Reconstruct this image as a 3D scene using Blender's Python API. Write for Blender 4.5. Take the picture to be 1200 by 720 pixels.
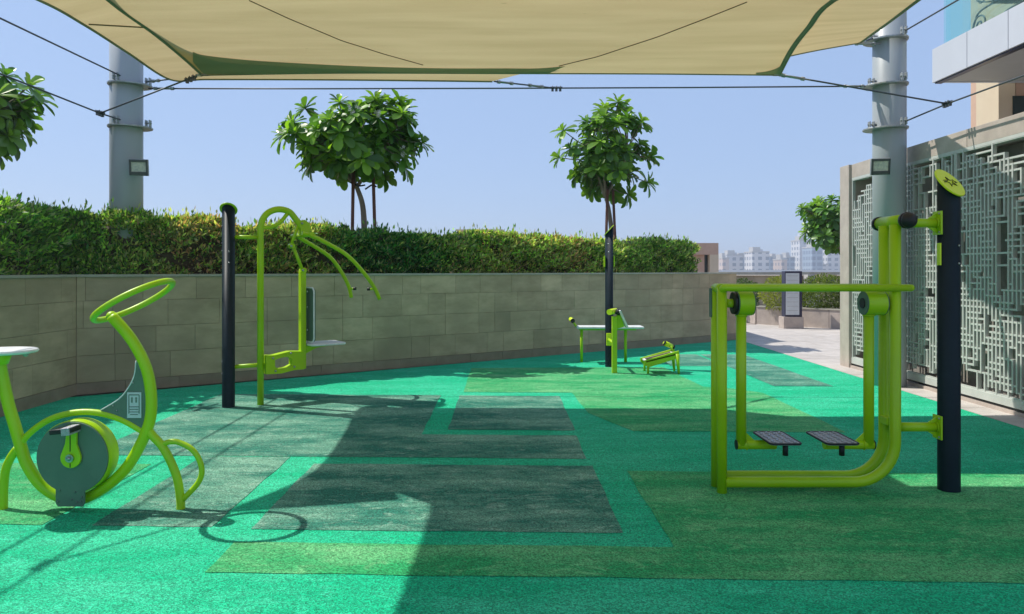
import bpy, math, random
import numpy as np
from mathutils import Vector, Matrix
from mathutils.bvhtree import BVHTree
random.seed(7); rng = np.random.default_rng(7)
PI = math.pi
for o in list(bpy.data.objects): bpy.data.objects.remove(o)
SC = bpy.context.scene
COL = SC.collection

# ------------------------------------------------------------------ camera, sky, sun, exposure
FX = 850.0; HZ = 316.0; EYE = 1.5
cam_d = bpy.data.cameras.new('camera'); cam = bpy.data.objects.new('camera', cam_d); COL.objects.link(cam)
cam.location = (0, 0, EYE); cam.rotation_euler = (PI/2, 0, 0)
cam_d.sensor_width = 36; cam_d.lens = 36*FX/1200
cam_d.shift_y = -(360-HZ)/1200.0
cam_d.clip_end = 5000; cam_d.clip_start = 0.05
SC.camera = cam
KX, KY = 0.66, 0.235                      # shadow offset per metre of height: +X, -Y
sun_dir = Vector((-KX, KY, 1)).normalized()
W = bpy.data.worlds.new("World"); SC.world = W; W.use_nodes = True
nt = W.node_tree; bg = nt.nodes['Background']
sky = nt.nodes.new('ShaderNodeTexSky'); sky.sky_type = 'NISHITA'; sky.sun_disc = False
sky.sun_elevation = math.asin(sun_dir.z); sky.sun_rotation = math.atan2(sun_dir.x, sun_dir.y) % (2*PI)
sky.air_density = 1.0; sky.dust_density = .6; sky.ozone_density = 3.0; sky.altitude = 0
hzmix = nt.nodes.new('ShaderNodeMix'); hzmix.data_type = 'RGBA'; hzmix.inputs[0].default_value = .84   # even pale summer haze over the whole sky
hzmix.inputs[7].default_value = (1.93, 2.7, 4.25, 1)
nt.links.new(sky.outputs[0], hzmix.inputs[6]); nt.links.new(hzmix.outputs[2], bg.inputs[0]); bg.inputs[1].default_value = 0.14
sl = bpy.data.lights.new('sun', 'SUN'); sun = bpy.data.objects.new('sun', sl); COL.objects.link(sun)
sl.energy = 3.7; sl.angle = math.radians(0.5); sl.color = (1, 0.95, 0.86)
sun.rotation_euler = sun_dir.to_track_quat('Z', 'Y').to_euler(); sun.location = (-10, 5, 15)
SC.view_settings.view_transform = 'Standard'; SC.view_settings.look = 'None'
SC.view_settings.exposure = 0.5; SC.view_settings.gamma = 1.0
SC.cycles.max_bounces = 8; SC.cycles.transparent_max_bounces = 12

# ------------------------------------------------------------------ measuring helpers (photo pixels -> real places, used only to lay things out)
def P(u, v, D): return Vector(((u-600)/FX*D, D, EYE+(HZ-v)/FX*D))
def G(u, v, z=0.0):
    D = (EYE-z)*FX/(v-HZ); return Vector(((u-600)/FX*D, D, z))
def H(u, v, h):                           # point at height h
    D = (h-EYE)*FX/(HZ-v); return Vector(((u-600)/FX*D, D, h))

# ------------------------------------------------------------------ materials
def nodes(m):
    m.use_nodes = True; t = m.node_tree; return t, t.nodes, t.links, t.nodes['Principled BSDF']
def mat(name, c1, c2=None, scale=4, rough=.5, metal=0, bump=0, bscale=60, coat=0, stretch=(1,1,1), spec=.5, detail=6, rand=0, c3=None, sc3=.5, lo=.35, hi=.65):
    m = bpy.data.materials.new(name); t, N, L, b = nodes(m)
    b.inputs['Roughness'].default_value = rough; b.inputs['Metallic'].default_value = metal
    b.inputs['Coat Weight'].default_value = coat; b.inputs['Specular IOR Level'].default_value = spec
    tc = N.new('ShaderNodeTexCoord'); mp = N.new('ShaderNodeMapping'); mp.inputs['Scale'].default_value = stretch
    geo = N.new('ShaderNodeNewGeometry')
    L.new(geo.outputs['Position'], mp.inputs['Vector'])
    b.inputs['Base Color'].default_value = (*c1, 1)
    if c2:
        n = N.new('ShaderNodeTexNoise'); n.inputs['Scale'].default_value = scale; n.inputs['Detail'].default_value = detail
        n.inputs['Roughness'].default_value = .65
        L.new(mp.outputs[0], n.inputs['Vector'])
        r = N.new('ShaderNodeValToRGB'); r.color_ramp.elements[0].position = lo; r.color_ramp.elements[1].position = hi
        r.color_ramp.elements[0].color = (*c1, 1); r.color_ramp.elements[1].color = (*c2, 1)
        L.new(n.outputs['Fac'], r.inputs[0]); out = r.outputs[0]
        if c3:
            n3 = N.new('ShaderNodeTexNoise'); n3.inputs['Scale'].default_value = sc3; n3.inputs['Detail'].default_value = 5
            L.new(geo.outputs['Position'], n3.inputs['Vector'])
            r3 = N.new('ShaderNodeValToRGB'); r3.color_ramp.elements[0].position = .45; r3.color_ramp.elements[1].position = .72
            L.new(n3.outputs['Fac'], r3.inputs[0])
            mx = N.new('ShaderNodeMix'); mx.data_type = 'RGBA'; L.new(r3.outputs[0], mx.inputs[0]); L.new(out, mx.inputs[6]); mx.inputs[7].default_value = (*c3, 1)
            out = mx.outputs[2]
        if rand:
            oi = N.new('ShaderNodeObjectInfo'); mr = N.new('ShaderNodeMapRange'); mr.inputs[3].default_value = 1-rand; mr.inputs[4].default_value = 1+rand
            L.new(oi.outputs['Random'], mr.inputs[0])
            vm = N.new('ShaderNodeVectorMath'); vm.operation = 'SCALE'; L.new(out, vm.inputs[0]); L.new(mr.outputs[0], vm.inputs['Scale']); out = vm.outputs[0]
        L.new(out, b.inputs['Base Color'])
    if bump:
        n2 = N.new('ShaderNodeTexNoise'); n2.inputs['Scale'].default_value = bscale; n2.inputs['Detail'].default_value = 4
        L.new(geo.outputs['Position'], n2.inputs['Vector'])
        bp = N.new('ShaderNodeBump'); bp.inputs['Strength'].default_value = bump; bp.inputs['Distance'].default_value = .01
        L.new(n2.outputs['Fac'], bp.inputs['Height']); L.new(bp.outputs[0], b.inputs['Normal'])
    return m

def rubber(name, base, worn, spot):
    """poured rubber granules: granule speckle, worn paler drifts, scuffs"""
    m = bpy.data.materials.new(name); t, N, L, b = nodes(m)
    b.inputs['Roughness'].default_value = .85; b.inputs['Specular IOR Level'].default_value = .25
    geo = N.new('ShaderNodeNewGeometry')
    v = N.new('ShaderNodeTexVoronoi'); v.inputs['Scale'].default_value = 150; L.new(geo.outputs['Position'], v.inputs['Vector'])
    n = N.new('ShaderNodeTexNoise'); n.inputs['Scale'].default_value = 1.1; n.inputs['Detail'].default_value = 7; n.inputs['Roughness'].default_value = .7
    mp = N.new('ShaderNodeMapping'); mp.inputs['Scale'].default_value = (.7, 2.2, 1); L.new(geo.outputs['Position'], mp.inputs[0]); L.new(mp.outputs[0], n.inputs['Vector'])
    r = N.new('ShaderNodeValToRGB'); r.color_ramp.elements[0].position = .43; r.color_ramp.elements[1].position = .66
    r.color_ramp.elements[0].color = (*base, 1); r.color_ramp.elements[1].color = (*worn, 1); L.new(n.outputs['Fac'], r.inputs[0])
    # scuffs: thin stretched marks
    n5 = N.new('ShaderNodeTexNoise'); n5.inputs['Scale'].default_value = 5; n5.inputs['Detail'].default_value = 9; n5.inputs['Distortion'].default_value = 1.5
    mp5 = N.new('ShaderNodeMapping'); mp5.inputs['Scale'].default_value = (1.1, 2.2, 1); mp5.inputs['Rotation'].default_value = (0, 0, .25)
    L.new(geo.outputs['Position'], mp5.inputs[0]); L.new(mp5.outputs[0], n5.inputs['Vector'])
    r5 = N.new('ShaderNodeValToRGB'); r5.color_ramp.elements[0].position = .55; r5.color_ramp.elements[1].position = .72
    r5.color_ramp.elements[1].color = (.55, .55, .55, 1); L.new(n5.outputs['Fac'], r5.inputs[0])
    mx5 = N.new('ShaderNodeMix'); mx5.data_type = 'RGBA'; L.new(r5.outputs[0], mx5.inputs[0]); L.new(r.outputs[0], mx5.inputs[6]); mx5.inputs[7].default_value = (worn[0]*1.5, worn[1]*1.15, worn[2]*1.25, 1)
    # granules
    r2 = N.new('ShaderNodeValToRGB'); r2.color_ramp.interpolation = 'LINEAR'
    r2.color_ramp.elements[0].color = (.38, .38, .38, 1); r2.color_ramp.elements[1].color = (1.65, 1.65, 1.65, 1)
    sp = N.new('ShaderNodeSeparateColor'); L.new(v.outputs['Color'], sp.inputs[0]); L.new(sp.outputs[0], r2.inputs[0])
    mu = N.new('ShaderNodeMix'); mu.data_type = 'RGBA'; mu.blend_type = 'MULTIPLY'; mu.inputs[0].default_value = .85
    L.new(mx5.outputs[2], mu.inputs[6]); L.new(r2.outputs[0], mu.inputs[7])
    # few contrasting granules
    gt = N.new('ShaderNodeMath'); gt.operation = 'GREATER_THAN'; gt.inputs[1].default_value = .86; L.new(sp.outputs[1], gt.inputs[0])
    ml = N.new('ShaderNodeMath'); ml.operation = 'MULTIPLY'; ml.inputs[1].default_value = .5; L.new(gt.outputs[0], ml.inputs[0])
    m2 = N.new('ShaderNodeMix'); m2.data_type = 'RGBA'; L.new(ml.outputs[0], m2.inputs[0]); L.new(mu.outputs[2], m2.inputs[6]); m2.inputs[7].default_value = (*spot, 1)
    L.new(m2.outputs[2], b.inputs['Base Color'])
    bp = N.new('ShaderNodeBump'); bp.inputs['Strength'].default_value = .7; bp.inputs['Distance'].default_value = .004
    L.new(v.outputs['Distance'], bp.inputs['Height']); L.new(bp.outputs[0], b.inputs['Normal'])
    return m

def cloth(name, c1, c2, trans):
    m = bpy.data.materials.new(name); t, N, L, b = nodes(m)
    out = N['Material Output']; N.remove(b)
    geo = N.new('ShaderNodeNewGeometry'); n = N.new('ShaderNodeTexNoise'); n.inputs['Scale'].default_value = 1.0; n.inputs['Detail'].default_value = 8
    mp = N.new('ShaderNodeMapping'); mp.inputs['Scale'].default_value = (.6, 5, 1); L.new(geo.outputs['Position'], mp.inputs[0]); L.new(mp.outputs[0], n.inputs['Vector'])
    r = N.new('ShaderNodeValToRGB'); r.color_ramp.elements[0].position = .35; r.color_ramp.elements[1].position = .68
    r.color_ramp.elements[0].color = (*c1, 1); r.color_ramp.elements[1].color = (*c2, 1); L.new(n.outputs['Fac'], r.inputs[0])
    # specks of dirt
    n2 = N.new('ShaderNodeTexNoise'); n2.inputs['Scale'].default_value = 9; n2.inputs['Detail'].default_value = 3; L.new(mp.outputs[0], n2.inputs['Vector'])
    r2 = N.new('ShaderNodeValToRGB'); r2.color_ramp.elements[0].position = .74; r2.color_ramp.elements[1].position = .8; L.new(n2.outputs['Fac'], r2.inputs[0])
    mx = N.new('ShaderNodeMix'); mx.data_type = 'RGBA'; L.new(r2.outputs[0], mx.inputs[0]); L.new(r.outputs[0], mx.inputs[6]); mx.inputs[7].default_value = (c1[0]*.4, c1[1]*.4, c1[2]*.35, 1)
    d = N.new('ShaderNodeBsdfDiffuse'); tr = N.new('ShaderNodeBsdfTranslucent'); s = N.new('ShaderNodeMixShader')
    L.new(mx.outputs[2], d.inputs[0]); L.new(mx.outputs[2], tr.inputs[0]); s.inputs[0].default_value = trans
    L.new(d.outputs[0], s.inputs[1]); L.new(tr.outputs[0], s.inputs[2]); L.new(s.outputs[0], out.inputs[0])
    w = N.new('ShaderNodeTexNoise'); w.inputs['Scale'].default_value = 3; w.inputs['Detail'].default_value = 5
    mw = N.new('ShaderNodeMapping'); mw.inputs['Scale'].default_value = (.4, 6, 1); L.new(geo.outputs['Position'], mw.inputs[0]); L.new(mw.outputs[0], w.inputs['Vector'])
    bp = N.new('ShaderNodeBump'); bp.inputs['Strength'].default_value = .16; bp.inputs['Distance'].default_value = .02; L.new(w.outputs['Fac'], bp.inputs['Height'])
    L.new(bp.outputs[0], d.inputs['Normal']); L.new(bp.outputs[0], tr.inputs['Normal'])
    return m

def leafmat(name, attr=True, c=(.06,.13,.02), rough=.35, trans=.3, rand=.35):
    m = bpy.data.materials.new(name); t, N, L, b = nodes(m); out = N['Material Output']
    b.inputs['Roughness'].default_value = rough; b.inputs['Specular IOR Level'].default_value = .4
    if attr:
        a = N.new('ShaderNodeAttribute'); a.attribute_name = 'tint'; src = a.outputs['Color']
    else:
        oi = N.new('ShaderNodeObjectInfo'); r = N.new('ShaderNodeValToRGB'); L.new(oi.outputs['Random'], r.inputs[0])
        r.color_ramp.elements[0].color = (c[0]*(1-rand), c[1]*(1-rand), c[2], 1); r.color_ramp.elements[1].color = (c[0]*(1+rand)*1.3, c[1]*(1+rand), c[2]*1.3, 1); src = r.outputs[0]
    L.new(src, b.inputs['Base Color'])
    tr = N.new('ShaderNodeBsdfTranslucent'); vm = N.new('ShaderNodeVectorMath'); vm.operation = 'MULTIPLY'; vm.inputs[1].default_value = (1.7, 1.8, .6)
    L.new(src, vm.inputs[0]); L.new(vm.outputs[0], tr.inputs[0])
    s = N.new('ShaderNodeMixShader'); s.inputs[0].default_value = trans; L.new(b.outputs[0], s.inputs[1]); L.new(tr.outputs[0], s.inputs[2]); L.new(s.outputs[0], out.inputs[0])
    return m

def facade(name, wall, glass, sx, sz, w=.6, h=.55, flo=0):
    """far facade: rows of windows on a tower too distant to tell apart"""
    m = bpy.data.materials.new(name); t, N, L, b = nodes(m); b.inputs['Roughness'].default_value = .7
    tc = N.new('ShaderNodeTexCoord'); s = N.new('ShaderNodeSeparateXYZ'); L.new(tc.outputs['Object'], s.inputs[0])
    ad = N.new('ShaderNodeMath'); ad.operation = 'ADD'; L.new(s.outputs[0], ad.inputs[0]); L.new(s.outputs[1], ad.inputs[1])
    def cell(sock, size, frac):
        d = N.new('ShaderNodeMath'); d.operation = 'DIVIDE'; L.new(sock, d.inputs[0]); d.inputs[1].default_value = size
        f = N.new('ShaderNodeMath'); f.operation = 'FRACT'; L.new(d.outputs[0], f.inputs[0])
        g = N.new('ShaderNodeMath'); g.operation = 'LESS_THAN'; L.new(f.outputs[0], g.inputs[0]); g.inputs[1].default_value = frac; return g.outputs[0]
    a = cell(ad.outputs[0], sx, w); c = cell(s.outputs[2], sz, h)
    mu = N.new('ShaderNodeMath'); mu.operation = 'MULTIPLY'; L.new(a, mu.inputs[0]); L.new(c, mu.inputs[1])
    mx = N.new('ShaderNodeMix'); mx.data_type = 'RGBA'; L.new(mu.outputs[0], mx.inputs[0]); mx.inputs[6].default_value = (*wall, 1); mx.inputs[7].default_value = (*glass, 1)
    L.new(mx.outputs[2], b.inputs['Base Color']); return m

LIME = mat('lime_paint', (.36,.60,.003), (.42,.66,.005), scale=5, rough=.4, coat=.05, spec=.4, bump=.08, bscale=45, c3=(.33,.53,.012), sc3=2.5)
LIMEY = mat('yellow_lime_paint', (.62,.80,.01), (.66,.84,.015), scale=3, rough=.4)
NAVY = mat('navy_paint', (.003,.012,.020), (.006,.018,.028), scale=5, rough=.5, coat=0, spec=.25)
BLACK = mat('black_rubber', (.008,.008,.012), rough=.5)
DKGREEN = mat('slate_panel', (.085,.15,.115), (.105,.175,.135), scale=6, rough=.5, bump=.1, bscale=200)
WHITE = mat('white_board', (.75,.77,.78), (.6,.62,.64), scale=9, rough=.45)
STEEL = mat('brushed_steel', (.45,.47,.48), (.3,.32,.33), scale=30, rough=.35, metal=.8)
PLATEM = mat('tread_plate', (.30,.30,.34), (.5,.5,.54), scale=70, rough=.5, metal=.4, bump=.8, bscale=120)
GALV = mat('galvanised_steel', (.28,.3,.3), (.4,.42,.42), scale=20, rough=.45, metal=.6)
CABLE = mat('steel_cable', (.06,.07,.08), (.12,.13,.14), scale=80, rough=.5, metal=.5)
COLP = mat('column_paint', (.31,.34,.36), (.35,.38,.40), scale=1.5, rough=.45, coat=.08, stretch=(1,1,.25))
TEAL = rubber('teal_rubber', (.003,.40,.20), (.04,.49,.28), (.003,.2,.13))
YGRN = rubber('pale_green_rubber', (.020,.31,.105), (.14,.44,.19), (.008,.14,.045))
GREY = rubber('grey_green_rubber', (.024,.17,.118), (.20,.40,.29), (.004,.05,.04))
TILE = mat('stone_wall_tile', (.37,.295,.185), (.54,.43,.285), scale=2.2, rough=.6, bump=.15, bscale=90, stretch=(1,1,2.5), rand=.10, c3=(.32,.26,.17), sc3=.9)
SKIRT = mat('dark_skirting', (.24,.19,.135), (.30,.24,.175), scale=5, rough=.55, rand=.1)
COPE = mat('stone_coping', (.34,.33,.27), (.42,.4,.33), scale=4, rough=.6, rand=.06)
MORTAR = mat('joint_mortar', (.31,.26,.17), (.37,.31,.21), scale=20, rough=.9)
PAVE = mat('pale_paving', (.42,.385,.355), (.53,.49,.455), scale=3, rough=.65, rand=.07, bump=.1, bscale=80)
PAVEJ = mat('paving_joint', (.3,.26,.24), rough=.9)
STONE = mat('beige_stone', (.38,.32,.28), (.47,.40,.35), scale=5, rough=.6, rand=.05, bump=.08, bscale=70)
SCRW = mat('pale_lattice_metal', (.44,.455,.43), (.52,.53,.5), scale=4, rough=.45)
BACKW = mat('wall_behind_lattice', (.20,.19,.17), (.30,.28,.25), scale=2, rough=.8)
CLOTH = cloth('tan_shade_cloth', (.60,.44,.235), (.70,.52,.29), .36)
HEM = mat('green_webbing', (.20,.20,.125), (.24,.24,.15), scale=20, rough=.7)
OVERLAP = cloth('green_grey_reinforcement', (.34,.33,.22), (.40,.38,.26), .22)  # greyed cloth colour carries the shade of doubled sails
SEAM = mat('dark_seam_thread', (.15,.12,.06), rough=.8)
LEAFV = leafmat('shrub_leaf', True, rough=.45, trans=.4)
LEAFT = leafmat('tree_leaf', True, rough=.3, trans=.3)
LEAFO = leafmat('broad_leaf', False, c=(.12,.29,.03), rough=.4, trans=.42, rand=.6)
TWIG = mat('twigs_and_dead_leaves', (.03,.025,.012), (.08,.06,.03), scale=40, rough=.9)
BARK = mat('grey_brown_bark', (.19,.15,.115), (.30,.24,.19), scale=18, rough=.85, bump=.6, bscale=60, stretch=(1,1,.3))
STAKE = mat('stained_wood_stake', (.12,.045,.03), (.17,.07,.045), scale=14, rough=.75, stretch=(3,3,.4))
SOIL = mat('planter_soil', (.06,.045,.03), (.1,.075,.05), scale=12, rough=1)
FASC = mat('white_fascia_panel', (.50,.52,.56), (.54,.56,.6), scale=1, rough=.4, rand=.02)
SOFF = mat('grey_soffit', (.42,.41,.4), (.46,.45,.44), scale=2, rough=.7)
CREAM = mat('cream_render', (.6,.49,.35), (.64,.53,.38), scale=3, rough=.8)
TAN = mat('tan_render', (.50,.33,.24), (.56,.38,.28), scale=3, rough=.8)
DGLASS = mat('dark_window_glass', (.03,.05,.05), rough=.1)
IRON = mat('dark_wrought_iron', (.05,.07,.08), rough=.5)
PANELW = mat('grey_sign_face', (.5,.55,.58), (.56,.6,.63), scale=8, rough=.3)
FRAMEN = mat('navy_sign_frame', (.01,.015,.05), rough=.35)
GROUND = mat('distant_sandy_ground', (.36,.30,.22), (.42,.36,.28), scale=.05, rough=1)
BLOSS = mat('pale_blossom', (.75,.65,.62), (.8,.72,.7), scale=20, rough=.7)
YBUSH = None
def glassmat():
    m = bpy.data.materials.new('teal_balcony_glass'); t, N, L, b = nodes(m)
    b.inputs['Base Color'].default_value = (.7,.95,.95,1); b.inputs['Roughness'].default_value = .05
    b.inputs['Transmission Weight'].default_value = .9; b.inputs['IOR'].default_value = 1.1
    tr = N.new('ShaderNodeBsdfTransparent'); tr.inputs[0].default_value = (.86,.98,.96,1); s = N.new('ShaderNodeMixShader'); s.inputs[0].default_value = .88
    L.new(b.outputs[0], s.inputs[1]); L.new(tr.outputs[0], s.inputs[2]); L.new(s.outputs[0], N['Material Output'].inputs[0]); return m
GLASS = glassmat()
DARKM = mat('dark_cast_metal', (.07,.08,.08), (.1,.11,.11), scale=30, rough=.5, metal=.3)
LENS = mat('floodlight_glass', (.35,.4,.38), (.6,.62,.5), scale=30, rough=.08)

# ------------------------------------------------------------------ object helpers
def empty(name, loc, label, cat, group=None):
    o = bpy.data.objects.new(name, None); COL.objects.link(o); o.location = loc; o.empty_display_size = .1
    o['label'] = label; o['category'] = cat
    if group: o['group'] = group
    return o
def tag(o, label, cat, group=None):
    o['label'] = label; o['category'] = cat
    if group: o['group'] = group
    return o
def rootloc(p):
    v = Vector(p.location)
    while p.parent: p = p.parent; v += p.location
    return v

class MB:
    def __init__(s): s.v = []; s.f = []; s.sm = []
    def add(s, vs, fs, smooth=False):
        b = len(s.v); s.v += [tuple(p) for p in vs]; s.f += [tuple(b+i for i in f) for f in fs]; s.sm += [smooth]*len(fs); return s
    def box(s, c, size, rot=None):
        c = Vector(c); h = Vector(size)/2
        vs = [Vector((x*h.x, y*h.y, z*h.z)) for x in (-1,1) for y in (-1,1) for z in (-1,1)]
        if rot is not None: vs = [rot @ p for p in vs]
        return s.add([p+c for p in vs], [(0,1,3,2),(4,6,7,5),(0,4,5,1),(2,3,7,6),(0,2,6,4),(1,5,7,3)])
    def prism(s, pts, off):
        """polygon extruded by vector off"""
        n = len(pts); off = Vector(off); a = [Vector(p) for p in pts]; b = [p+off for p in a]
        return s.add(a+b, [tuple(range(n))[::-1], tuple(range(n, 2*n))] + [(i, (i+1)%n, n+(i+1)%n, n+i) for i in range(n)])
    def tube(s, pts, r, n=14, caps=True, closed=False):
        pts = [Vector(p) for p in pts]; m = len(pts); rs = r if isinstance(r, (list, tuple)) else [r]*m
        vs = []; fs = []
        T = []
        for i in range(m):
            a = pts[(i-1) % m] if (closed or i > 0) else pts[0]; b = pts[(i+1) % m] if (closed or i < m-1) else pts[-1]
            T.append((b-a).normalized())
        u = T[0].orthogonal().normalized()
        if abs(T[0].z) < .9: u = T[0].cross(Vector((0,0,1))).normalized()
        for i in range(m):
            if i: u = (u - T[i]*u.dot(T[i])).normalized()
            w = T[i].cross(u)
            for k in range(n):
                a = 2*PI*k/n; vs.append(pts[i] + (u*math.cos(a)+w*math.sin(a))*rs[i])
        for i in range(m if closed else m-1):
            j = (i+1) % m
            for k in range(n):
                k2 = (k+1) % n; fs.append((i*n+k, i*n+k2, j*n+k2, j*n+k))
        s.add(vs, fs, True)
        if caps and not closed:
            b = len(s.v)-len(vs)
            s.f.append(tuple(b+k for k in range(n))[::-1]); s.sm.append(False)
            s.f.append(tuple(b+(m-1)*n+k for k in range(n))); s.sm.append(False)
        return s
    def cyl(s, a, b, r, n=20, r2=None): return s.tube([a, b], [r, r if r2 is None else r2], n)
    def dome(s, c, axis, r, n=12, k=4):
        c = Vector(c); axis = Vector(axis).normalized()
        return s.tube([c+axis*r*math.sin(PI/2*i/k) for i in range(k)]+[c+axis*r], [r*math.cos(PI/2*i/k) for i in range(k)]+[r*.02], n)
    def build(s, name, m, parent=None, bevel=0, kind=None, label=None):
        me = bpy.data.meshes.new(name); base = rootloc(parent) if parent else Vector((0,0,0))
        me.from_pydata([(p[0]-base.x, p[1]-base.y, p[2]-base.z) for p in s.v], [], s.f); me.validate()
        if len(me.polygons) == len(s.sm): me.polygons.foreach_set('use_smooth', s.sm)
        me.materials.append(m)
        o = bpy.data.objects.new(name, me); COL.objects.link(o)
        if parent: o.parent = parent
        if bevel:
            bm = o.modifiers.new('bevel', 'BEVEL'); bm.width = bevel; bm.segments = 2; bm.limit_method = 'ANGLE'; bm.angle_limit = math.radians(40)
        if kind: o['kind'] = kind
        if label: o['label'] = label
        return o
def setorigin(o):
    """move a top-level mesh object's origin to its base centre"""
    vs = o.data.vertices
    a = np.empty(len(vs)*3); vs.foreach_get('co', a); a = a.reshape(-1,3)
    c = np.array([(a[:,0].min()+a[:,0].max())/2, (a[:,1].min()+a[:,1].max())/2, a[:,2].min()])
    a -= c; vs.foreach_set('co', a.ravel()); o.location = Vector(c)+o.location; return o
def smooth(pts, per=6, closed=False):
    """Catmull-Rom"""
    pts = [Vector(p) for p in pts]; n = len(pts); out = []
    rngi = range(n if closed else n-1)
    for i in rngi:
        p1 = pts[i]; p2 = pts[(i+1) % n]
        p0 = pts[(i-1) % n] if (closed or i > 0) else p1*2-p2
        p3 = pts[(i+2) % n] if (closed or i < n-2) else p2*2-p1
        for k in range(per):
            t = k/per
            out.append(.5*((2*p1)+(p2-p0)*t+(2*p0-5*p1+4*p2-p3)*t*t+(3*p1-p0-3*p2+p3)*t**3))
    if not closed: out.append(pts[-1])
    return out
def inst(name, me, parent, M, kind=None):
    o = bpy.data.objects.new(name, me); COL.objects.link(o); o.parent = parent; o.matrix_basis = M; return o

# ------------------------------------------------------------------ ground, rubber floor
g = MB().add([(-3000,-300,-.05),(3000,-300,-.05),(3000,4500,-.05),(-3000,4500,-.05)], [(0,1,2,3)]).build('ground', GROUND); g['kind'] = 'structure'
XE = 4.83
SX, SY = -.0135, -.03                          # the painted grid is a little out of square with the view
def fp(x, d, z): return (x + SX*(d-5), d + SY*x, z)
fl = MB().add([(-5.35,-2,0),(XE,-2,0),(XE,15.6,0),(-5.35,8.4,0)], [(0,1,2,3)]).build('rubber_floor', TEAL); fl['kind'] = 'structure'
def patch(poly, m, lay=1):
    z = .003*lay
    pts = []
    for i in range(len(poly)):
        a = Vector(poly[i]); b = Vector(poly[(i+1) % len(poly)]); k = max(1, int((b-a).length/.12))
        nn = Vector((-(b-a).y, (b-a).x)).normalized(); off = random.uniform(0, 90)
        for j in range(k):
            w = 0 if j == 0 else .006*math.sin(off+j*.9)*math.cos(off*2+j*.37)+random.uniform(-.0022,.0022)
            pts.append(a.lerp(b, j/k)+nn*w)
    MB().add([fp(p.x, p.y, z) for p in pts], [tuple(range(len(pts)))]).build('rubber_patch', m, fl)
def rect(x0, x1, d0, d1): return [(x0,d0),(x1,d0),(x1,d1),(x0,d1)]
XR = 4.7
# grey patches
patch(rect(-2.47,-1.76,4.17,5.74), GREY)
patch(rect(-1.52,.62,4.14,5.55), GREY)
patch(rect(-3.45,.60,5.76,6.56), GREY)
patch(rect(-3.45,-.80,6.56,8.62), GREY)
patch(rect(-.575,.61,6.77,8.60), GREY)
patch(rect(3.42,4.18,9.42,12.9), GREY)
patch(rect(2.55,3.36,11.35,12.9), GREY)
# pale green patches
patch([(-1.54,3.54),(4.81,3.54),(4.81,5.42),(.86,5.42),(.86,3.94),(-1.54,3.94)], YGRN)
patch([(.83,7.6),(1.15,6.76),(3.1,6.76),(3.1,8.9),(2.85,9.2),(2.5,9.35),(2.4,11.2),(-.54,11.0),(-.54,9.0),(-.54,8.85),(.78,8.85)], YGRN)
patch([(-4.1,4.17),(-2.77,4.17),(-2.77,5.5),(-4.1,5.5)], YGRN)
patch([(-4.6,3.2),(-3.1,3.2),(-2.95,3.65),(-4.6,3.65)], YGRN)

# ------------------------------------------------------------------ pale paving on the right
def paving():
    base = MB().add([(XE,-2,-.006),(30,-2,-.006),(30,30,-.006),(XE,30,-.006)], [(0,1,2,3)]).build('paving', PAVEJ); base['kind'] = 'structure'
    me = None; s = .62; n = 0
    for i in range(15):
        for j in range(34):
            x = XE+.006+s*(i+.5); d = -.5+s*(j+.5)+ (0 if i % 2 else .31)
            if d < 4.5 or d > 19.8 : continue
            u = 600+x/d*FX
            if u > 1290 or (x > 5.5 and d < 10.9): continue
            if me is None:
                o = MB().box((0,0,0), (s-.006,s-.006,.02)).build('paving_slab', PAVE, base); me = o.data; o.location = (x,d,-.008+random.uniform(-.0008,.0008))
            else: inst('paving_slab', me, base, Matrix.Translation((x,d,-.008+random.uniform(-.0008,.0008))))
    # wood-toned expansion edge of the plaza beyond the slabs
    return base
paving()

# ------------------------------------------------------------------ planter wall (left return and long oblique run)
C0 = Vector((-5.2,8.66,0)); C1 = Vector((4.79,15.47,0)); CL = Vector((-5.2,1.0,0))
WH = 1.425
def tiled_wall(name, a, b, label, flip=1):
    root = empty(name, a, label, 'wall')
    d = (b-a); L = d.length; d.normalize(); nrm = Vector((d.y,-d.x,0))*flip      # toward the court
    R = Matrix((( d.x, nrm.x*-1, 0),(d.y, nrm.y*-1, 0),(0,0,1)))
    ang = math.atan2(d.y, d.x)
    MB().box((a+b)/2 + Vector((0,0,WH/2-.01)) - nrm*.135, (L+.0, .22, WH-.02), Matrix.Rotation(ang,3,'Z')).build('wall_core', MORTAR, root)
    rows = [(0, .135, SKIRT), (.139, .324, TILE), (.463+.004, .324, TILE), (.795, .324, TILE), (1.123, .285, TILE)]
    meshes = {}
    for ri, (z0, h, m) in enumerate(rows):
        s = -random.uniform(0, .5)
        while s < L:
            w = random.choice([.62,.62,.62,.46,.31]) if ri else .62
            s0 = max(s, 0); s1 = min(s+w, L)
            if s1-s0 > .03:
                key = (round(s1-s0-.004,3), h, m.name)
                if key not in meshes:
                    o = MB().box((0,0,0), (s1-s0-.004, .02, h)).build('wall_tile' if ri else 'skirting_tile', m); o.parent = root; meshes[key] = o.data
                else: o = inst('wall_tile' if ri else 'skirting_tile', meshes[key], root, Matrix())
                pr = random.uniform(-.001,.0012) + (.006 if ri == 0 else 0)
                o.matrix_basis = Matrix.Translation(d*((s0+s1)/2) + Vector((0,0,z0+h/2)) + nrm*(pr-.012)) @ Matrix.Rotation(ang,4,'Z')
            s += w
    s = 0
    while s < L:
        w = min(1.24, L-s); key = (round(w-.003,3),'c')
        if key not in meshes:
            o = MB().box((0,0,0), (w-.003,.285,.03)).build('coping_stone', COPE); o.parent = root; meshes[key] = o.data
        else: o = inst('coping_stone', meshes[key], root, Matrix())
        o.matrix_basis = Matrix.Translation(d*(s+w/2)+Vector((0,0,WH))-nrm*.125) @ Matrix.Rotation(ang,4,'Z')
        s += 1.24
    return root, d, nrm
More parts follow.
